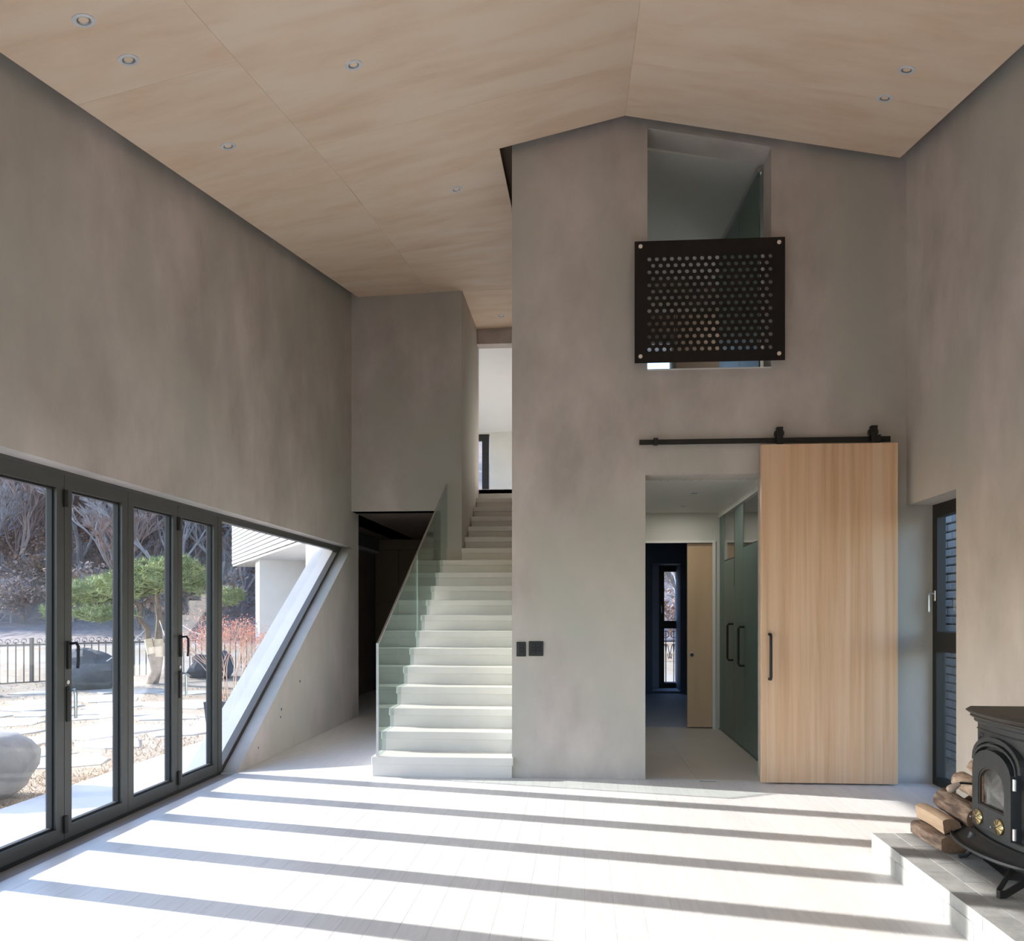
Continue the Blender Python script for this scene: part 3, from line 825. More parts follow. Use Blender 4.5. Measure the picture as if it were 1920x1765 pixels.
pm.box(PX0, PX1, YP0, YP1, zt_, PZ1)
pm.box(PX0, PX1, YP0, YP1, PZ0, zb_)
pm.build('plate', M['blackplate'], pp, fixn=False)
for x in (PX0 + 0.045, PX1 - 0.045):
    for z in (PZ0 + 0.05, PZ1 - 0.04):
        MB().lathe([(0.010, 5.876), (0.010, 5.801)], 12, (x, 0, z), 'Y').build('standoff', M['black'], pp)
        MB().lathe([(0.0155, 5.795), (0.0155, 5.790), (0.012, 5.788)], 16, (x, 0, z), 'Y').build('bolt_cap', M['bolt'], pp, label='pale round bolt cap')
MB().box(0.515, 1.464, 5.875, 6.1, 3.195, 3.206).build('trim_7', M['white'], kind='structure')

# ------------------------------------------------------------------ sliding door, rail, switches
rl = empty('door_rail', (1.4, 5.85, 2.62), 'long black steel track on the wall above the sliding door', 'rail')
MB().bbox(0.449, 2.345, 5.835, 5.843, 2.606, 2.646, 0.001).build('track_bar', M['black'], rl)
for x in (0.60, 0.98, 1.40, 1.80, 2.22):
    MB().lathe([(0.012, 5.877), (0.012, 5.843)], 10, (x, 0, 2.626), 'Y').build('spacer', M['black'], rl)
    MB().lathe([(0.010, 5.835), (0.010, 5.829)], 6, (x, 0, 2.626), 'Y').build('bolt', M['black'], rl)
for x in (0.575, 2.25):
    MB().bbox(x - 0.018, x + 0.018, 5.815, 5.85, 2.600, 2.655, 0.003).build('end_stop', M['black'], rl)
sdz = empty('sliding_door', (1.88, 5.79, 0), 'large pale oak veneer sliding barn door hanging from a black track', 'door')
MB().bbox(1.365, 2.375, 5.775, 5.815, 0.012, 2.583, 0.002).build('door_panel', M['door'], sdz)
for x in (1.513, 2.215):
    hg = MB().bbox(x - 0.023, x + 0.023, 5.762, 5.774, 2.47, 2.585, 0.001)
    hg.bbox(x - 0.023, x + 0.023, 5.806, 5.812, 2.585, 2.72, 0.001)
    hg.bbox(x - 0.026, x + 0.026, 5.800, 5.850, 2.71, 2.722, 0.002)
    hg = MB().bbox(x - 0.023, x + 0.023, 5.805, 5.813, 2.584, 2.715, 0.001)
    h_ = hg.build('hanger_strap', M['black'], sdz)
    MB().bbox(x - 0.024, x + 0.024, 5.800, 5.850, 2.712, 2.722, 0.002).build('strap_top', M['black'], h_)
    MB().lathe([(0.02, 5.823), (0.036, 5.824), (0.036, 5.830), (0.030, 5.834), (0.030, 5.842), (0.036, 5.846), (0.036, 5.852)], 24, (x, 0, 2.678), 'Y').build('wheel', M['black'], h_, smooth=True)
    MB().lathe([(0.012, 5.805), (0.012, 5.797)], 6, (x, 0, 2.678), 'Y').build('bolt', M['black'], h_)
MB().tube([(1.425, 5.775, 0.80), (1.425, 5.735, 0.802), (1.425, 5.725, 0.82), (1.425, 5.725, 1.12), (1.425, 5.735, 1.138), (1.425, 5.775, 1.14)], 0.0115, 10).build('door_handle', M['black'], sdz, smooth=True, label='black tubular bar handle')

def switch(x0, x1, z0, z1, cols, label):
    e = empty('light_switch', ((x0 + x1) / 2, 5.87, z0), label, 'switch', 'black switch plates on the grey wall')
    MB().bbox(x0, x1, 5.866, 5.877, z0, z1, 0.003).build('cover_plate', M['black'], e)
    wv = (x1 - x0 - 0.03) / cols
    for c in range(cols):
        for r in range(3):
            hh = (z1 - z0 - 0.036) / 3
            a = x0 + 0.015 + c * wv
            MB().bbox(a + 0.0015, a + wv - 0.0015, 5.862, 5.867, z0 + 0.018 + r * hh + 0.0015, z0 + 0.018 + (r + 1) * hh - 0.0015, 0.0015).build('rocker', M['seal'], e)
switch(-0.512, -0.436, 0.958, 1.073, 1, 'narrow black light switch plate beside the stairs')
switch(-0.414, -0.299, 0.962, 1.078, 2, 'wide square black light switch plate, right one of the pair')

# ------------------------------------------------------------------ downlights
def make_downlight():
    e = empty('downlight', (0, 0, 0))
    mb = MB().lathe([(0.0, 0.0)] if False else [(0.032, 0.004), (0.034, -0.004), (0.046, -0.005), (0.050, -0.003), (0.050, 0.001)], 28)
    mb = MB()
    prof = [(0.031, 0.006), (0.032, -0.004), (0.045, -0.0055), (0.050, -0.003), (0.050, 0.001), (0.031, 0.006)]
    n = 28
    for r, h in prof:
        for k in range(n):
            t = 2 * pi * k / n; mb.v.append((r * cos(t), r * sin(t), h))
    for i in range(len(prof) - 1):
        for k in range(n):
            k2 = (k + 1) % n
            mb.f.append([i * n + k, i * n + k2, (i + 1) * n + k2, (i + 1) * n + k]); mb.m.append(0)
    mb.build('trim_ring', M['lampring'], e, smooth=True)
    MB().lathe([(0.030, 0.002), (0.029, -0.002), (0.022, 0.001), (0.004, 0.002)], 24).build('lamp', M['reflector'], e)
    return e
dl = [(-2.275, 3.281), (-2.278, 3.626), (-1.297, 4.187), (-2.281, 4.696), (-1.055, 6.27), (-2.305, 5.954), (-2.317, 7.219), (-2.326, 8.455), (1.953, 4.626), (1.966, 4.983), (-1.055, 9.82)]
dlab = ['round white downlight on plywood ceiling, topmost at the far left', 'round white downlight, second down the row by the left wall',
        'round white downlight alone on the upper middle of the left ceiling slope', 'round white downlight, third down the row by the left wall',
        'small white downlight near the stair wall corner, on the left ceiling slope', 'small white downlight, fourth down the row by the left wall',
        'small white downlight, fifth down the row by the left wall', 'smallest white downlight, last in the row before the dark wall',
        'round white downlight on right ceiling slope, upper of the two', 'round white downlight on right ceiling slope, lower one nearer the gable wall',
        'white downlight in the narrow ceiling above the upper stairs']
proto = None
for (x, y), lab in zip(dl, dlab):
    if proto is None:
        o = proto = make_downlight()
    else:
        o = copy_tree(proto)
    e = 0.02
    nx_ = -(zc(x + e, y) - zc(x - e, y)) / (2 * e); ny_ = -(zc(x, y + e) - zc(x, y - e)) / (2 * e)
    o.location = (x, y, zc(x, y) - 0.001)
    o.rotation_euler = Vector((nx_, ny_, 1)).to_track_quat('Z', 'Y').to_euler()
    o['label'] = lab; o['category'] = 'downlight'; o['group'] = 'recessed downlights in the ceilings'
for (x, y, z, r, lab) in ((0.90, 7.15, 5.145, None, 'dark downlight in the ceiling of the upper opening'),
                          (1.06, 7.10, 2.43, 0, 'faint white downlight in the hall ceiling, nearer one'),
                          (1.07, 7.95, 2.43, 0, 'faint white downlight in the hall ceiling, farther one'),
                          (-1.95, 11.0, 2.54, 0, 'pale round light on the dark corridor ceiling')):
    o = copy_tree(proto)
    o.rotation_euler = (0, 0, 0) if r == 0 else (radians(7.5), radians(9.3), 0)
    o.location = (x, y, z - 0.001)
    o['label'] = lab; o['category'] = 'downlight'; o['group'] = 'recessed downlights in the ceilings'

# unseen fill light added to brighten the upper room
la = bpy.data.lights.new('upper_lamp', 'AREA'); la.shape = 'DISK'; la.size = 0.15; la.energy = 5.0; la.color = (1.0, 0.93, 0.84)
lo_ = bpy.data.objects.new('upper_lamp', la); COL.objects.link(lo_); lo_.location = (1.9, 8.6, 4.9); lo_.rotation_euler = (0, radians(25), 0)
# weak fill lights added under the hall downlights, which look unlit
for x, y in ((1.06, 7.10), (1.07, 7.95)):
    la = bpy.data.lights.new('hall_lamp', 'AREA'); la.shape = 'DISK'; la.size = 0.10; la.energy = 2.0; la.color = (1.0, 0.95, 0.86)
    lo_ = bpy.data.objects.new('hall_lamp', la); COL.objects.link(lo_); lo_.location = (x, y, 2.418)

# ------------------------------------------------------------------ hearth
ht = empty('hearth', (2.0, 3.0, 0), 'low platform of pale grey stone pavers under the stove', 'hearth')
HX0, HX1, HY1, HZ = 1.531, XR, 4.057, 0.138
MB().box(HX0 + 0.005, HX1, 1.5, HY1 - 0.005, 0.0, 0.080).build('mortar_bed', M['stone_core'], ht)
def paver(x0, x1, y0, y1, z0, z1):
    g = 0.0013
    MB().bbox(x0 + g, x1 - g, y0 + g, y1 - g, z0, z1 + rnd.uniform(-0.0007, 0.0007), 0.0008).build('paver', M['stone'], ht)
def run(x0, x1, y_top, off, L, z0, z1):
    y = y_top - off
    paver(x0, x1, y, y_top, z0, z1) if off > 0.02 else None
    while y > 1.6:
        paver(x0, x1, y - L, y, z0, z1); y -= L
run(HX0, 1.645, HY1, 0.102, 0.2485, 0.085, HZ)
run(1.645, 1.76, HY1, 0.226, 0.2485, 0.085, HZ)
run(1.76, 1.875, HY1, 0.102, 0.2485, 0.085, HZ)
run(1.875, 1.99, HY1, 0.226, 0.2485, 0.085, HZ)
run(1.99, 2.235, HY1, 0.102, 0.497, 0.085, HZ)
run(2.235, HX1, HY1, 0.226, 0.497, 0.085, HZ)
run(HX0 - 0.0, HX0 + 0.1, HY1, 0.053, 0.2445, 0.0, 0.084)
for k in range(4):
    paver(HX0 + 0.1 + k * 0.2, HX0 + 0.3 + k * 0.2, HY1 - 0.1, HY1, 0.0, 0.084)

# ------------------------------------------------------------------ stove
YC, HB = 3.53, 0.215        # centre and half width along Y
def front(s_, bow=0.02, x_end=1.915):   # X of the front face at s in [-1,1]
    return x_end - bow * (1 - s_ * s_)
sv = empty('wood_stove', (2.1, YC, HZ), 'black cast iron wood stove with arched glass doors on curved legs', 'stove')
def bowed(z0, z1, half, bow, x_end, back, name, m, bevel=0.0, n=20, parent=sv, z1b=None):
    mb = MB()
    rings = [(z0, 0.0), (z1, 0.0)] if not bevel else [(z0, bevel), (z0 + bevel, 0), (z1 - bevel, 0), (z1, bevel)]
    for z, ins in rings:
        for k in range(n + 1):
            s_ = -1 + 2 * k / n
            mb.v.append((x_end - bow * (1 - s_ * s_) + ins, YC + s_ * (half - ins), z))
        mb.v.append((back, YC + half - ins, z)); mb.v.append((back, YC - half + ins, z))
    L = n + 3
    for r in range(len(rings) - 1):
        for k in range(L):
            k2 = (k + 1) % L
            mb.f.append([r * L + k, r * L + k2, (r + 1) * L + k2, (r + 1) * L + k]); mb.m.append(0)
    mb.f.append(list(range(L))[::-1]); mb.m.append(0)
    mb.f.append([(len(rings) - 1) * L + k for k in range(L)]); mb.m.append(0)
    return mb.build(name, m, parent, smooth=30)
bowed(0.30, 0.785, HB, 0.02, 1.915, 2.34, 'body', M['iron'])
bowed(0.775, 0.800, HB + 0.02, 0.022, 1.907, 2.35, 'cornice', M['iron'], 0.006)
bowed(0.796, 0.812, HB + 0.04, 0.025, 1.897, 2.36, 'top_moulding', M['iron_top'], 0.006)
tp = MB()
bowed(0.810, 0.845, HB + 0.062, 0.03, 1.888, 2.37, 'top_plate', M['iron_top'], 0.016)
bowed(0.742, 0.750, HB + 0.004, 0.021, 1.911, 2.33, 'bead', M['iron'], 0.003)
bowed(0.262, 0.300, HB + 0.015, 0.03, 1.907, 2.34, 'plinth', M['iron'], 0.008)
bowed(0.250, 0.264, HB + 0.03, 0.04, 1.90, 2.34, 'plinth_step', M['iron'], 0.004)
# ash lip: dished bowed shelf
lp = MB(); n = 24
prof = [(0.0, 0.262), (-0.05, 0.236), (-0.10, 0.225), (-0.125, 0.236), (-0.130, 0.226), (-0.10, 0.212), (-0.05, 0.215), (0.02, 0.235)]
for k in range(n + 1):
    s_ = -1 + 2 * k / n
    sc = sqrt(max(0.0, 1 - (abs(s_)) ** 2.4)) * 0.9 + 0.18
    for dx, z in prof:
        lp.v.append((front(s_ * 0.98, 0.05, 1.915) + dx * sc * 0.85, YC + s_ * (HB + 0.12), z))
P_ = len(prof)
for k in range(n):
    for j in range(P_ - 1):
        a = k * P_ + j
        lp.f.append([a, a + 1, a + P_ + 1, a + P_]); lp.m.append(0)
lp.f.append(list(range(P_))); lp.m.append(0); lp.f.append([n * P_ + j for j in range(P_)][::-1]); lp.m.append(0)
lp.build('ash_lip', M['iron'], sv, smooth=45)
# doors
def arch(cy, half, z0, zs, zp, n=14):   # outline in (y,z)
    pts = [(cy - half, z0), (cy + half, z0)]
    for k in range(n + 1):
        t = pi * k / n
        pts.append((cy + half * cos(t), zs + (zp - zs) * sin(t) ** 0.85))
    return pts
def door_at(cy):
    xf = front((cy - YC) / HB) - 0.004
    tilt = (front((cy + 0.1 - YC) / HB) - front((cy - 0.1 - YC) / HB)) / 0.2
    def tl(mb):
        mb.v = [(x + tilt * (y - cy), y, z) for x, y, z in mb.v]; return mb
    dr = tl(MB().prism(arch(cy, 0.195, 0.36, 0.60, 0.722), xf - 0.010, xf + 0.03, 'X', holes=[arch(cy, 0.178, 0.36, 0.60, 0.705)[0:]])) if False else None
    m1 = MB()
    A, B = arch(cy, 0.200, 0.50, 0.60, 0.730)[2:], arch(cy, 0.180, 0.50, 0.60, 0.710)[2:]
    m1.prism(A + B[::-1], xf - 0.012, xf + 0.02, 'X')
    tl(m1).build('arch_moulding', M['iron'], sv)
    m1 = MB()
    A, B = arch(cy, 0.176, 0.50, 0.59, 0.700)[2:], arch(cy, 0.166, 0.50, 0.59, 0.688)[2:]
    m1.prism(A + B[::-1], xf - 0.018, xf + 0.02, 'X')
    tl(m1).build('arch_moulding', M['iron'], sv)
    d = tl(MB().prism(arch(cy, 0.160, 0.302, 0.56, 0.672), xf - 0.030, xf + 0.02, 'X', holes=[arch(cy, 0.108, 0.405, 0.51, 0.592)])).build('stove_door', M['iron'], sv)
    m1 = MB()
    A, B = arch(cy, 0.110, 0.400, 0.51, 0.594), arch(cy, 0.101, 0.410, 0.51, 0.584)
    m1.prism(A, xf - 0.026, xf + 0.0, 'X', holes=[B])
    tl(m1).build('glass_rim', M['iron_top'], d)
    tl(MB().prism(arch(cy, 0.101, 0.410, 0.51, 0.584), xf - 0.010, xf - 0.006, 'X')).build('stove_glass', M['soot'], d, label='smoky stained glass')
    tl(MB().tube([(xf - 0.012, cy + 0.097, 0.415), (xf - 0.012, cy + 0.097, 0.54)], 0.004, 6)).build('rope_seal', M['rope'], d)
    for dy in (0.10, -0.075):
        k = empty
        kx = xf - 0.030 + tilt * dy
        kb = MB().lathe([(0.034, kx), (0.036, kx - 0.004), (0.034, kx - 0.009), (0.012, kx - 0.013), (0.006, kx - 0.014)], 24, (0, cy + dy, 0.345), 'X').build('air_vent', M['brass'], d, smooth=30, label='round brass air vent wheel')
        sp = MB()
        for q in range(8):
            t = q * pi / 4 + 0.2
            a = Vector((kx - 0.0125, cy + dy + 0.012 * cos(t), 0.345 + 0.012 * sin(t))); b = Vector((kx - 0.0095, cy + dy + 0.032 * cos(t), 0.345 + 0.032 * sin(t)))
            sp.tube([a, b], 0.0019, 5)
        sp.build('spoke', M['iron_top'], kb)
        MB().tube([(kx - 0.012, cy + dy, 0.345), (kx - 0.040, cy + dy, 0.345)], [0.004, 0.0045], 8).build('vent_knob', M['steel'], kb)
    for z in (0.315, 0.53):
        MB().tube([(xf - 0.02 - tilt * 0.175, cy - 0.172, z), (xf - 0.02 - tilt * 0.175, cy - 0.172, z + 0.05)], 0.009, 10).build('hinge', M['steel'], d)
    return d, xf
d1, xf1 = door_at(3.53)
# leaf relief in the spandrel and down the corner
for (y, z, s_, a) in ((3.705, 0.715, 1.0, 0.4), (3.700, 0.685, 0.9, -0.5), (3.708, 0.655, 0.8, 0.3), (3.703, 0.62, 0.8, -0.3), (3.708, 0.585, 0.7, 0.2), (3.68, 0.72, 0.9, 1.2), (3.715, 0.50, 0.8, 0.3), (3.713, 0.46, 0.8, -0.3), (3.716, 0.42, 0.7, 0.2)):
    m1 = MB(); xx = front((y - YC) / HB)
    m1.v = []
    pts = [(0, -0.020), (0.008, -0.008), (0.010, 0.004), (0.004, 0.016), (0, 0.022), (-0.005, 0.014), (-0.010, 0.003), (-0.007, -0.010)]
    base = [(xx - 0.001, y + s_ * (p[0] * cos(a) - p[1] * sin(a)), z + s_ * (p[0] * sin(a) + p[1] * cos(a))) for p in pts]
    top = [(xx - 0.006, y + 0.7 * s_ * (p[0] * cos(a) - p[1] * sin(a)), z + 0.7 * s_ * (p[0] * sin(a) + p[1] * cos(a))) for p in pts]
    m1.v = base + top
    L = len(pts)
    for k in range(L):
        m1.f.append([k, (k + 1) % L, L + (k + 1) % L, L + k]); m1.m.append(0)
    m1.f.append([L + k for k in range(L)]); m1.m.append(0)
    m1.build('leaf_relief', M['iron'], sv)
# door handle with wooden grip
hd = MB().tube([(1.90, 3.70, 0.478), (1.86, 3.712, 0.482), (1.825, 3.72, 0.482), (1.812, 3.722, 0.475)], [0.006, 0.006, 0.006, 0.008], 8).build('door_lever', M['black'], sv, smooth=True)
MB().tube([(1.818, 3.72, 0.478), (1.806, 3.722, 0.470), (1.786, 3.725, 0.456), (1.772, 3.727, 0.448), (1.764, 3.728, 0.444)], [0.010, 0.013, 0.019, 0.018, 0.010], 12).build('grip', M['grip'], hd, smooth=True)
# cabriole legs
for (y, x, sx, sy) in ((3.665, 1.855, -1, 0.1), (3.70, 2.28, 1, 0.4), (3.36, 2.00, 1, -0.1), (3.36, 2.28, 1, -0.4)):
    pts = [(x, y, 0.255), (x + sx * 0.012, y, 0.235), (x + sx * 0.006, y, 0.20), (x + sx * 0.012, y, 0.175), (x + sx * 0.035, y, 0.152), (x + sx * 0.070, y, 0.146)]
    MB().tube(pts, [0.020, 0.017, 0.014, 0.012, 0.011, 0.008], 10).build('leg', M['iron'], sv, smooth=True)
# ash tray plate below
MB().hexa([(1.86, 3.60, 0.150), (1.83, 3.34, 0.150), (2.2, 3.30, 0.150), (2.2, 3.60, 0.150), (1.86, 3.60, 0.156), (1.83, 3.34, 0.156), (2.2, 3.30, 0.156), (2.2, 3.60, 0.156)]).build('heat_shield', M['iron'], sv)

vs = MB()
pts = [(1.90, 3.36, 0.232), (1.80, 3.27, 0.20), (1.72, 3.19, 0.166), (1.700, 3.172, 0.157), (1.692, 3.160, 0.155), (1.698, 3.150, 0.155), (1.72, 3.150, 0.157), (1.83, 3.21, 0.185), (1.98, 3.26, 0.21)]
vs.ribbon(pts, (0, 0, 0.032), 0.006).build('bent_strap', M['black'], None, label='black flat steel strap bent to a V, lying on the hearth before the stove', category='strap')

# ------------------------------------------------------------------ firewood
def log(name, near, far, rx, rz, shape, m_side, m_flat, label, seed, rot=0.0):
    r_ = random.Random(seed)
    near, far = Vector(near), Vector(far)
    d = (far - near); L = d.length; d.normalize()
    side = d.cross(Vector((0, 0, 1))).normalized(); up = side.cross(d)
    n = 20; m = 9
    mb = MB()
    if shape == 'round':
        prof = [(cos(2 * pi * k / n), sin(2 * pi * k / n), 0) for k in range(n)]
    elif shape == 'slab':
        prof = []
        for k in range(n):
            t = 2 * pi * k / n
            c_, s_ = cos(t), sin(t)
            q = max(abs(c_), abs(s_) * 1.0) ** 0.85
            prof.append((c_ / q, s_ / q, 1 if c_ > -0.55 else 0))
    else:  # wedge: quarter log
        prof = []
        for k in range(n):
            t = 2 * pi * k / n
            a = t % (2 * pi)
            if a < pi * 0.8:
                prof.append((cos(a), sin(a) * 0.95, 0))
            else:
                f = (a - pi * 0.8) / (pi * 1.2)
                p0, p1, p2 = (-0.81, 0.56), (-0.5, -1.05), (1.0, 0)
                if f < 0.5: q = (p0[0] + (p1[0] - p0[0]) * f * 2, p0[1] + (p1[1] - p0[1]) * f * 2)
                else: q = (p1[0] + (p2[0] - p1[0]) * (f - .5) * 2, p1[1] + (p2[1] - p1[1]) * (f - .5) * 2)
                prof.append((q[0], q[1], 1))
    cr, sr = cos(rot), sin(rot)
    bend = r_.uniform(-0.008, 0.008)
    for j in range(m):
        f = j / (m - 1)
        c = near + d * (L * f) + side * bend * sin(pi * f)
        for k, (a, b, fl_) in enumerate(prof):
            q = 1 + (0.07 if not fl_ else 0.03) * noise.noise(Vector((a * 1.7 + seed, b * 1.7, f * 4)))
            q += 0.05 * noise.noise(Vector((a * 5 + seed, b * 5, f * 11)))
            x, z = a * rx * q, b * rz * q
            off = 0.006 * noise.noise(Vector((a * 3, b * 3, seed))) if j in (0, m - 1) else 0
            mb.v.append(tuple(c + side * (x * cr - z * sr) + up * (x * sr + z * cr) + d * off))
    for j in range(m - 1):
        for k in range(n):
            k2 = (k + 1) % n
            mb.f.append([j * n + k, j * n + k2, (j + 1) * n + k2, (j + 1) * n + k]); mb.m.append(1 if prof[k][2] and prof[k2][2] else 0)
    mb.f.append([k for k in range(n)]); mb.m.append(2)
    mb.f.append([(m - 1) * n + k for k in range(n)][::-1]); mb.m.append(2)
    return mb.build(name, [m_side, m_flat, M['endwood']], None, smooth=24, label=label, category='firewood', group='split logs stacked behind the stove')
log('firewood_log', (1.800, 3.735, 0.176), (1.790, 4.05, 0.176), 0.062, 0.037, 'slab', M['bark'], M['bark'], 'thick bark-covered slab log at the bottom left of the stack', 1)
log('firewood_log', (1.810, 3.79, 0.252), (1.795, 4.055, 0.262), 0.052, 0.040, 'wedge', M['splitwood'], M['splitwood'], 'clean orange split wedge log lying on the bottom log', 2, rot=-0.1)
log('firewood_log', (1.925, 3.765, 0.296), (1.905, 4.06, 0.325), 0.056, 0.058, 'round', M['bark'], M['splitwood'], 'big round dark log with peeling bark in mid stack', 3)
log('firewood_log', (2.00, 3.78, 0.405), (1.985, 4.05, 0.425), 0.052, 0.045, 'round', M['bark_pale'], M['splitwood'], 'pale brown round log below the stove handle', 4)
log('firewood_log', (2.065, 3.80, 0.490), (2.045, 4.03, 0.500), 0.048, 0.040, 'wedge', M['bark_pale'], M['splitwood'], 'topmost log of the stack, beside the stove edge', 5, rot=0.6)
log('firewood_log', (1.925, 3.745, 0.188), (1.94, 4.04, 0.190), 0.052, 0.047, 'wedge', M['bark'], M['endwood'], 'dark split log at the bottom, behind the curved stove leg', 6, rot=0.3)
log('firewood_log', (2.045, 3.76, 0.195), (2.05, 4.04, 0.195), 0.055, 0.055, 'round', M['bark'], M['splitwood'], 'small round log lowest in the gap behind the stove body', 7)
log('firewood_log', (2.035, 3.77, 0.305), (2.035, 4.03, 0.305), 0.050, 0.050, 'round', M['bark'], M['splitwood'], 'round log wedged in the middle behind the stove', 8)

# ------------------------------------------------------------------ exterior ground
c_, s_ = cos(T), sin(T)
def polar(u, D):      # world x,y of a point seen at slope u and distance D along the camera axis
    xc = u * D
    return xc * c_ - D * s_, xc * s_ + D * c_
def gz(x, y):
    D = hypot(x, y)
    if D < 16: h = -0.12 - 0.08 * min(1, max(0, (D - 5) / 8))
    elif D < 30: h = -0.2 + 0.62 * (D - 16) / 14
    else:
        az = atan2(x, y)
        k = 0.13 + 0.26 * max(0, min(1, (az + 0.74) / 0.28))
        h = 0.42 + k * (D - 30) * min(1, (D - 28) / 12)
    return h
gb = MB(); 
rads = [2.0, 3, 4, 5, 6, 7, 8, 9, 10, 11, 12, 13, 14, 15, 16, 18, 20, 22, 24, 27, 30, 33, 36, 40, 45, 50, 56, 62, 70, 80, 95]
azs = [radians(-80 + 2.5 * k) for k in range(0, 49)]
for r in rads:
    for a in azs:
        x, y = r * sin(a), r * cos(a)
        z = gz(x, y) + (0.6 if r > 33 else 0.0) * noise.noise(Vector((x * 0.12, y * 0.12, 0)))
        if x > -3.9 and y < 13.4 and x < 2.9: z = min(z, -0.22)
        elif x > -4.05 and y < 9: z = -0.18
        gb.v.append((x, y, z))
NA = len(azs)
for i in range(len(rads) - 1):
    for j in range(NA - 1):
        a = i * NA + j
        gb.f.append([a, a + 1, a + NA + 1, a + NA]); gb.m.append(0 if rads[i] < 27 else 1)
ground = gb.build('ground', [M['grass'], M['hill']], None, smooth='all', kind='structure')
for p in ground.data.polygons:
    if p.normal.z < 0: ground.data.flip_normals(); break
# terrace
tr_ = empty('terrace', (-3.6, 4, -0.1), kind='structure')
for k in range(9):
    MB().bbox(XLO - 0.85, XLO + 0.02, -1.2 + k * 1.2 + 0.002, k * 1.2 - 0.002, -0.20, -0.055, 0.003).build('paving_slab', M['deck'], tr_)
MB().box(XLO, XW - 0.05, 0.9, 9.0, -0.2, -0.02).build('threshold', M['deck'], tr_)
# frosted irregular stone slabs in the lawn
r2 = random.Random(3)
placed = 0
slabs = []
while placed < 150:
    u = r2.uniform(-0.95, -0.30); D = r2.uniform(7.2, 14.6)
    x, y = polar(u, D)
    if x > -4.6: continue
    if r2.random() > (D - 6.2) / 4.5: continue
    if hypot(x + 10.1, y - 14.3) < 0.9: continue
    rr = r2.uniform(0.3, 0.85)
    if any(hypot(x - a, y - b) < (rr + c) * 0.80 for a, b, c in slabs): placed += 0.2; continue
    slabs.append((x, y, rr))
    n = 7; ph = r2.uniform(0, 6)
    ring = []
    for k in range(n):
        t = ph + 2 * pi * k / n; q = rr * r2.uniform(0.62, 1.12)
        ring.append((x + q * cos(t) * 1.15, y + q * sin(t) * 0.9))
    zg = gz(x, y)
    mb = MB()
    mb.v = [(a, b, zg - 0.05) for a, b in ring] + [(a, b, zg + 0.010) for a, b in ring] + [(x + (a - x) * 0.95, y + (b - y) * 0.95, zg + 0.016 + r2.uniform(-0.006, 0.006)) for a, b in ring]
    for q in range(2):
        for k in range(n):
            k2 = (k + 1) % n
            mb.f.append([q * n + k, q * n + k2, (q + 1) * n + k2, (q + 1) * n + k]); mb.m.append(0)
    mb.f.append([2 * n + k for k in range(n)]); mb.m.append(0)
    mb.build('flagstone', M['slab'], ground)
    placed += 1
# dry grass
gs = MB()
r3 = random.Random(5)
for _ in range(16000):
    u = r3.uniform(-1.0, -0.28); D = r3.uniform(4.6, 15) if r3.random() < 0.3 else r3.uniform(4.6, 9.5)
    x, y = polar(u, D)
    if x > -4.05: continue
    if any(hypot(x - a, y - b) < c * 0.9 for a, b, c in slabs): continue
    z = gz(x, y) - 0.01; h_ = r3.uniform(0.02, 0.055); t = r3.uniform(0, 2 * pi); wd = 0.002 + 0.0006 * D
    dx, dy = cos(t) * wd, sin(t) * wd; lx, ly = r3.uniform(-0.05, 0.05), r3.uniform(-0.05, 0.05)
    gs.add([(x - dx, y - dy, z), (x + dx, y + dy, z), (x + lx, y + ly, z + h_)], [(0, 1, 2)])
gs.build('dry_grass', M['straw'], None, fixn=False, kind='stuff', label='short dry tan grass on the lawn outside', category='grass')

# boulders
def boulder(x, y, rx, ry, rz, m, label, seed, sink=0.15, rg=1.0):
    mb = MB(); nu, nv = 22, 12
    zb = gz(x, y)
    for j in range(nv + 1):
        ph = -pi / 2 + pi * j / nv
        for i in range(nu):
            t = 2 * pi * i / nu
            d = Vector((cos(ph) * cos(t), cos(ph) * sin(t), sin(ph)))
            q = 1 + 0.5 * rg * noise.noise(d * 1.1 + Vector((seed, 0, 0))) + 0.22 * rg * noise.noise(d * 2.8 + Vector((0, seed, 0)))
            sq = (max(abs(d.x), abs(d.y), abs(d.z))) ** 0.35
            mb.v.append((x + d.x * rx * q / sq, y + d.y * ry * q / sq, zb + rz * (1 - sink) + d.z * rz * q / sq))
    for j in range(nv):
        for i in range(nu):
            i2 = (i + 1) % nu
            mb.f.append([j * nu + i, j * nu + i2, (j + 1) * nu + i2, (j + 1) * nu + i]); mb.m.append(0)
    mb.build('boulder', m, None, smooth=('all' if rg < 1 else 28), label=label, category='rock')
boulder(-4.72, 5.35, 0.50, 0.46, 0.30, M['rock'], 'large pale grey boulder on the lawn right outside the doors', 1.0, rg=0.45)
boulder(-9.75, 14.0, 0.66, 0.4, 0.42, M['darkrock'], 'dark blocky boulder on the lawn before the fence', 2.2)
boulder(-8.1, 16.0, 0.42, 0.35, 0.30, M['darkrock'], 'dark boulder behind the red shrub', 3.1)
boulder(1.95, 13.75, 0.22, 0.2, 0.12, M['darkrock'], 'dark rock at the foot of the ornate iron railing', 4.4)

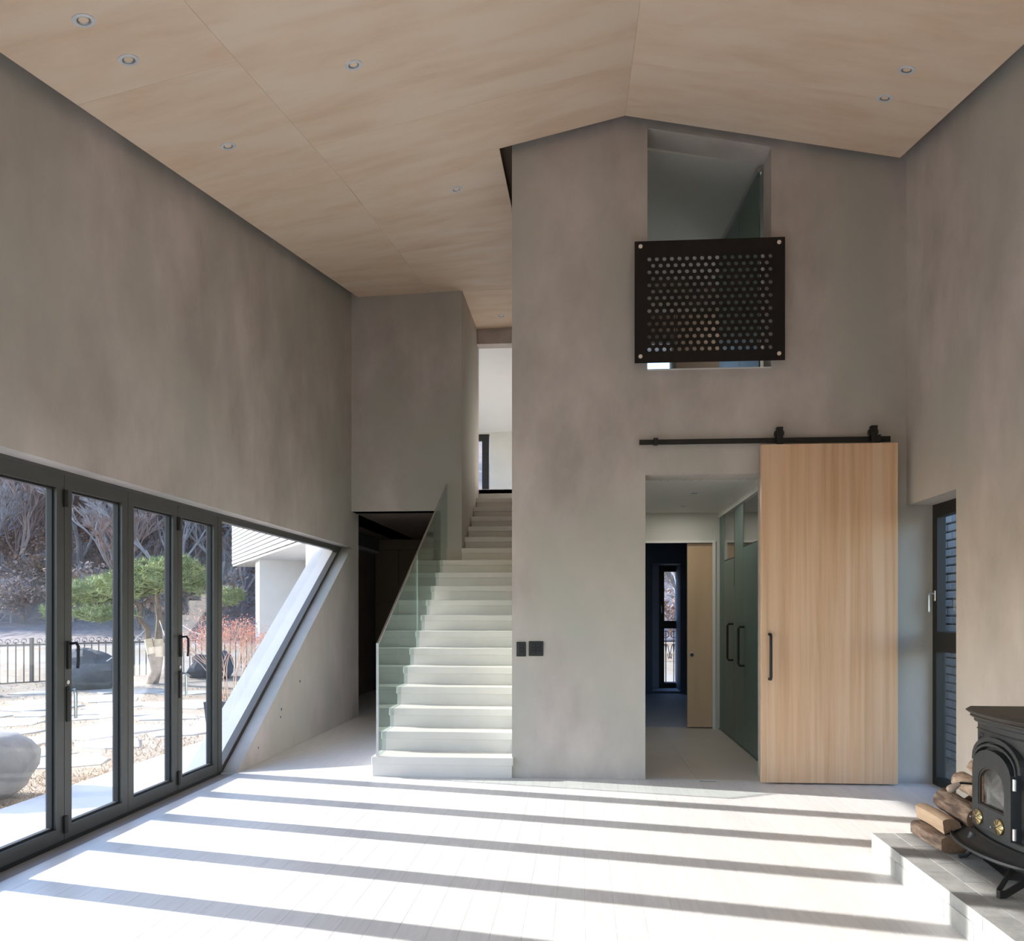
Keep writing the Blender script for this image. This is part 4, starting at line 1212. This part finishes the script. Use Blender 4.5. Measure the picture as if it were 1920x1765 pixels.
# fence
fc = empty('garden_fence', (-9.5, 15.8, -0.2), 'black metal bar fence with ring finials along the far side of the garden', 'fence')
fa, fb = Vector((-13.6, 11.6, 0)), Vector((-7.4, 18.7, 0))
fd = (fb - fa); FL = fd.length; fd.normalize()
def fpt(t, z): p = fa + fd * t; return (p.x, p.y, z)
zb_f = -0.12
ang = atan2(fd.y, fd.x)
for z in (zb_f + 0.02, 0.66):
    MB().ribbon([fpt(0, z), fpt(FL, z)], (0, 0, 0.035), 0.03).build('rail', M['fence'], fc)
t = 0.0; kk = 0
bar0 = None; ring0 = None; Wf = WL[fc.name]
while t < FL:
    if kk % 14 == 0:
        p = fpt(t, 0)
        MB().box(p[0] - 0.028, p[0] + 0.028, p[1] - 0.028, p[1] + 0.028, -0.32, 0.80).build('post', M['fence'], fc)
    else:
        if bar0 is None:
            bar0 = MB().box(Wf.x - 0.008, Wf.x + 0.008, Wf.y - 0.008, Wf.y + 0.008, zb_f, 0.72).build('bar', M['fence'], fc)
            rp = [(Wf.x + 0.045 * cos(a) * cos(ang), Wf.y + 0.045 * cos(a) * sin(ang), 0.735 + 0.045 * sin(a)) for a in [2 * pi * i / 12 for i in range(13)]]
            ring0 = MB().tube(rp, 0.008, 5).build('ring', M['fence'], fc)
            b_, g_ = bar0, ring0
        else:
            b_ = bar0.copy(); COL.objects.link(b_); g_ = ring0.copy(); COL.objects.link(g_)
        p = fa + fd * t
        b_.parent = fc; b_.location = (p.x - Wf.x, p.y - Wf.y, 0)
        g_.parent = fc; g_.location = (p.x - Wf.x, p.y - Wf.y, 0)
    t += 0.135; kk += 1

# ------------------------------------------------------------------ neighbouring wing of the house
wg = empty('house_wing', (-5.3, 13.0, -0.2), 'white wing of the house with a band of pale grey brick over a recessed porch', 'building')
A0 = Vector((-7.45, 15.55)); U = Vector((-0.56, 0.829)); N_ = Vector((-0.829, -0.559))
A1 = A0 - U * 6.16
poly = [tuple(A0), tuple(A1), (A1.x + 0.62, A1.y + 0.42), (-3.38, 14.4), (A0.x + 1.9, A0.y + 1.3)]
MB().prism(poly, 2.33, 3.75, 'Z').build('canopy', M['mortar_w'], wg)
MB().prism([(p[0], p[1]) for p in poly], 2.30, 2.335, 'Z').build('soffit', M['white_ext'], wg)
bb = MB()
Lb = 6.16
for r in range(18):
    z = 2.345 + r * 0.078
    x = -0.1 + (0.15 if r % 2 else 0)
    while x < Lb:
        a, b = max(x, 0.0), min(x + 0.295, Lb)
        if b - a > 0.03:
            p, q = A1 + U * a, A1 + U * b
            o1, o2 = p + N_ * 0.02, q + N_ * 0.02
            bb.hexa([(p.x, p.y, z), (q.x, q.y, z), (o2.x, o2.y, z), (o1.x, o1.y, z), (p.x, p.y, z + 0.064), (q.x, q.y, z + 0.064), (o2.x, o2.y, z + 0.064), (o1.x, o1.y, z + 0.064)])
        x += 0.305
bb.build('brick_courses', M['brick_white'], wg, kind='stuff')
MB().prism([(-5.3, 14.0), (-5.97, 13.52), (-6.26, 14.0), (-5.6, 14.45)], -0.3, 2.30, 'Z').build('porch_pier', M['white_ext'], wg)
MB().prism([(-5.3, 14.0), (-3.75, 12.25), (-3.5, 12.45), (-5.1, 14.2)], -0.3, 2.30, 'Z').build('porch_wall', M['white_ext'], wg)

# ------------------------------------------------------------------ potted shrub
ps = empty('potted_shrub', (-3.85, 7.95, -0.12), 'coral-leaved shrub in a square charcoal planter outside the slanted window', 'plant')
px_, py_ = -3.88, 8.0
MB().hexa([(px_ - .15, py_ - .15, -0.12), (px_ + .15, py_ - .15, -0.12), (px_ + .15, py_ + .15, -0.12), (px_ - .15, py_ + .15, -0.12),
           (px_ - .19, py_ - .19, 0.34), (px_ + .19, py_ - .19, 0.34), (px_ + .19, py_ + .19, 0.34), (px_ - .19, py_ + .19, 0.34)]).build('planter', M['planter'], ps)
MB().box(px_ - .17, px_ + .17, py_ - .17, py_ + .17, 0.335, 0.345).build('soil', M['hill'], ps)
tw, lf = MB(), MB()
r4 = random.Random(11)
def grow(p, d, L, r, depth):
    q = p + d * L
    tw.tube([p, (p + q) / 2 + Vector((r4.uniform(-1, 1), r4.uniform(-1, 1), 0)) * L * 0.06, q], [r, r * 0.85, r * 0.7], 4, cap=False)
    if depth == 0 or (depth == 1 and r4.random() < 0.5):
        for _ in range(4):
            c = q + Vector((r4.uniform(-1, 1), r4.uniform(-1, 1), r4.uniform(-1, 1))) * 0.05
            a = Vector((r4.uniform(-1, 1), r4.uniform(-1, 1), r4.uniform(-1, 1))).normalized(); b = a.cross(Vector((r4.uniform(-1, 1), r4.uniform(-1, 1), 1))).normalized()
            s0 = r4.uniform(0.007, 0.015)
            lf.add([c - a * s0, c + b * s0 * 0.6, c + a * s0, c - b * s0 * 0.6], [(0, 1, 2, 3)])
    if depth > 0:
        for _ in range(r4.choice((2, 3, 3))):
            dd = (d + Vector((r4.uniform(-1, 1), r4.uniform(-1, 1), r4.uniform(-0.3, 0.6))) * 0.6).normalized()
            grow(q, dd, L * r4.uniform(0.65, 0.9), r * 0.65, depth - 1)
for k in range(9):
    a = 2 * pi * k / 9
    d = Vector((cos(a) * 0.35 - 0.05, sin(a) * 0.35, 1)).normalized()
    grow(Vector((px_ + cos(a) * 0.06, py_ + sin(a) * 0.06, 0.34)), d, 0.27, 0.008, 4)
tw.build('branches', M['shrubtwig'], ps, fixn=False, kind='stuff')
lf.build('leaves', M['redleaf'], ps, fixn=False, kind='stuff')

# ------------------------------------------------------------------ garden pine
pn = empty('garden_pine', (-8.95, 14.9, -0.2), 'leaning garden pine with flat green needle pads and straw-wrapped twin trunk', 'tree')
tk = MB()
B0 = Vector((-8.98, 14.95, -0.3))
def cw(px, py, D):     # world point from image direction and distance
    x, y = polar((px - CX) / F_PX, D)
    return Vector((x, y, H + (HY - py) / F_PX * D))
Dp = 15.3
t1 = [cw(285, 1285, Dp), cw(292, 1262, Dp), cw(298, 1235, Dp), cw(297, 1200, Dp), cw(300, 1160, Dp), cw(292, 1120, Dp), cw(300, 1090, Dp)]
tk.tube(t1, [0.115, 0.10, 0.085, 0.075, 0.065, 0.055, 0.04], 10)
t2 = [cw(292, 1262, Dp), cw(284, 1230, Dp - .1), cw(278, 1200, Dp - .1), cw(276, 1180, Dp - .1), cw(262, 1160, Dp - .1), cw(262, 1135, Dp - .2), cw(235, 1120, Dp - .3), cw(200, 1118, Dp - .4), cw(165, 1125, Dp - .5)]
tk.tube(t2, [0.075, 0.068, 0.062, 0.056, 0.045, 0.04, 0.035, 0.028, 0.018], 8)
tk.tube([cw(200, 1118, Dp - .4), cw(175, 1140, Dp - .6), cw(150, 1150, Dp - .6)], [0.03, 0.02, 0.012], 6)
tk.tube([cw(300, 1100, Dp), cw(330, 1085, Dp), cw(375, 1092, Dp)], [0.05, 0.035, 0.015], 6)
tk.tube([cw(297, 1110, Dp), cw(270, 1090, Dp), cw(250, 1075, Dp)], [0.04, 0.03, 0.015], 6)
tk.build('trunk', M['pinebark'], pn, smooth=True)
for a, b, rr in ((t1[2], t1[3], 0.098), (t2[1], t2[2], 0.078)):
    MB().tube([a + (b - a) * 0.1, (a + b) / 2, b + (b - a) * 0.05], [rr * 0.98, rr, rr * 0.95], 12).build('straw_wrap', M['wrap'], pn, smooth=True)
nd = MB(); r5 = random.Random(21)
pads = [(195, 1108, -.4, 0.82, 0.30), (150, 1118, -.5, 0.55, 0.22), (235, 1095, -.3, 0.6, 0.26), (305, 1078, 0, 0.80, 0.36), (275, 1092, 0, 0.6, 0.30), (350, 1085, 0.1, 0.55, 0.28), (380, 1105, 0.2, 0.35, 0.16), (195, 1152, -.6, 0.62, 0.16), (100, 1150, -.6, 0.22, 0.14), (330, 1062, 0, 0.45, 0.22), (430, 1120, 0.6, 0.35, 0.2)]
for (px, py, dd, rx, rz) in pads:
    c = cw(px, py, Dp + dd)
    for _ in range(int(330 * rx)):
        v = Vector((r5.gauss(0, 1), r5.gauss(0, 1), r5.gauss(0, 1))).normalized() * (r5.random() ** 0.35)
        p = c + Vector((v.x * rx, v.y * rx * 0.8, v.z * rz))
        for k in range(9):
            dv = Vector((r5.uniform(-1, 1), r5.uniform(-1, 1), r5.uniform(-0.2, 1.0))).normalized()
            sd_ = dv.cross(Vector((r5.uniform(-1, 1), r5.uniform(-1, 1), 0.3))).normalized() * 0.009
            nd.add([p - sd_, p + sd_, p + dv * 0.15], [(0, 1, 2)])
nd.build('needles', M['needle'], pn, fixn=False, kind='stuff')
for a, b, nm in ((cw(298, 1160, Dp), cw(322, 1225, Dp - 1), 'pale guy rope running down to the right from the pine trunk'), (cw(276, 1178, Dp), cw(200, 1240, Dp - 1.6), 'pale guy rope running down to the left from the pine trunk'), (cw(330, 1165, Dp), cw(392, 1195, Dp - .5), 'pale guy rope farthest right of the pine, near the fence')):
    MB().tube([a, (a + b) / 2 - Vector((0, 0, 0.05)), b], 0.009, 5).build('guy_rope', M['cord'], None, label=nm, category='rope', group='guy ropes of the pine')

# ------------------------------------------------------------------ bare trees on the hill
def tree_mesh(name, seed, hgt, m_w, leafy=0.0, depth=5, spread=0.55):
    r_ = random.Random(seed)
    tw_, lf_ = MB(), MB()
    def g(p, d, L, r, dep):
        q = p + d * L
        nn = 5 if dep >= 4 else 3
        mid = (p + q) / 2 + Vector((r_.uniform(-1, 1), r_.uniform(-1, 1), 0)) * L * 0.07
        if dep >= 2: tw_.tube([p, mid, q], [r, r * 0.85, r * 0.7], nn, cap=False)
        else: tw_.tube([p, q], [max(r, 0.012), max(r * 0.6, 0.008)], 3, cap=False)
        if leafy and dep <= 1 and r_.random() < leafy:
            for _ in range(4):
                c = q + Vector((r_.uniform(-1, 1), r_.uniform(-1, 1), r_.uniform(-1, 1))) * 0.3
                a = Vector((r_.uniform(-1, 1), r_.uniform(-1, 1), r_.uniform(-1, 1))).normalized(); b = a.cross(Vector((0.3, 0.2, 1))).normalized()
                lf_.add([c - a * 0.09, c + b * 0.06, c + a * 0.09, c - b * 0.06], [(0, 1, 2, 3)])
        if dep > 0:
            for _ in range(3 if dep > 1 else 4):
                dd = (d + Vector((r_.uniform(-1, 1), r_.uniform(-1, 1), r_.uniform(-0.25, 0.5))) * spread * (1.25 if dep < 3 else 0.9)).normalized()
                g(p + (q - p) * r_.uniform(0.6, 1.0), dd, L * r_.uniform(0.6, 0.85), r * 0.62, dep - 1)
    g(Vector((0, 0, -0.3)), Vector((r_.uniform(-.1, .1), r_.uniform(-.1, .1), 1)).normalized(), hgt * 0.24, hgt * 0.0125, depth)
    def me(mb, nm, mt):
        d = bpy.data.meshes.new(nm); d.from_pydata(mb.v, [], mb.f); d.materials.append(mt); return d
    return me(tw_, name, m_w), (me(lf_, name + '_leaves', M['rust_leaf']) if lf_.v else None)
kinds = []
for k in range(5):
    kinds.append((tree_mesh('bare_tree', 100 + k, 6.5 + k * 0.7, M['twig'] if k % 2 else M['twig_red'], 0.0, 6), 'bare grey-brown tree on the wooded hillside beyond the fence', 'leafless hillside trees', 'bare_tree'))
for k in range(2):
    kinds.append((tree_mesh('russet_tree', 200 + k, 5.0, M['twig_red'], 0.35, 4), 'tree holding rusty withered leaves on the wooded hillside', 'rusty leafed hillside trees', 'russet_tree'))
for k in range(2):
    kinds.append((tree_mesh('underbrush_shrub', 300 + k, 3.4, M['twig'] if k else M['twig_red'], 0.10, 5, 0.85), 'low tangled bare shrub at the foot of the wooded hillside', 'hillside underbrush', 'underbrush_shrub'))
r6 = random.Random(31)
def put(kind, x, y, s):
    (mw, ml), lab, grp, nm = kind
    o = bpy.data.objects.new(nm, mw); COL.objects.link(o)
    o.location = (x, y, gz(x, y) - 0.1); o.rotation_euler = (0, 0, r6.uniform(0, 6.28)); o.scale = (s, s, s * r6.uniform(0.9, 1.15))
    o['label'] = lab; o['category'] = 'shrub' if 'shrub' in nm else 'tree'; o['group'] = grp
    if ml:
        l = bpy.data.objects.new('withered_leaves', ml); COL.objects.link(l); l.parent = o; l['kind'] = 'stuff'
for _ in range(290):
    u = r6.uniform(-0.98, -0.36); D = 30 + 42 * r6.random() ** 0.85
    x, y = polar(u, D)
    k = r6.choice((0, 1, 2, 3, 4) * 4 + (5, 6))
    put(kinds[k], x, y, r6.uniform(0.8, 1.25))
for _ in range(285):
    u = r6.uniform(-0.98, -0.3); D = 28 + 36 * r6.random() ** 1.4
    x, y = polar(u, D)
    put(kinds[r6.choice((7, 8))], x, y, r6.uniform(0.7, 1.2))
for _ in range(16):
    u = r6.uniform(0.14, 0.28); D = r6.uniform(19, 30)
    x, y = polar(u, D)
    put(kinds[r6.choice((7, 8, 3))], x, y, r6.uniform(0.7, 1.1))
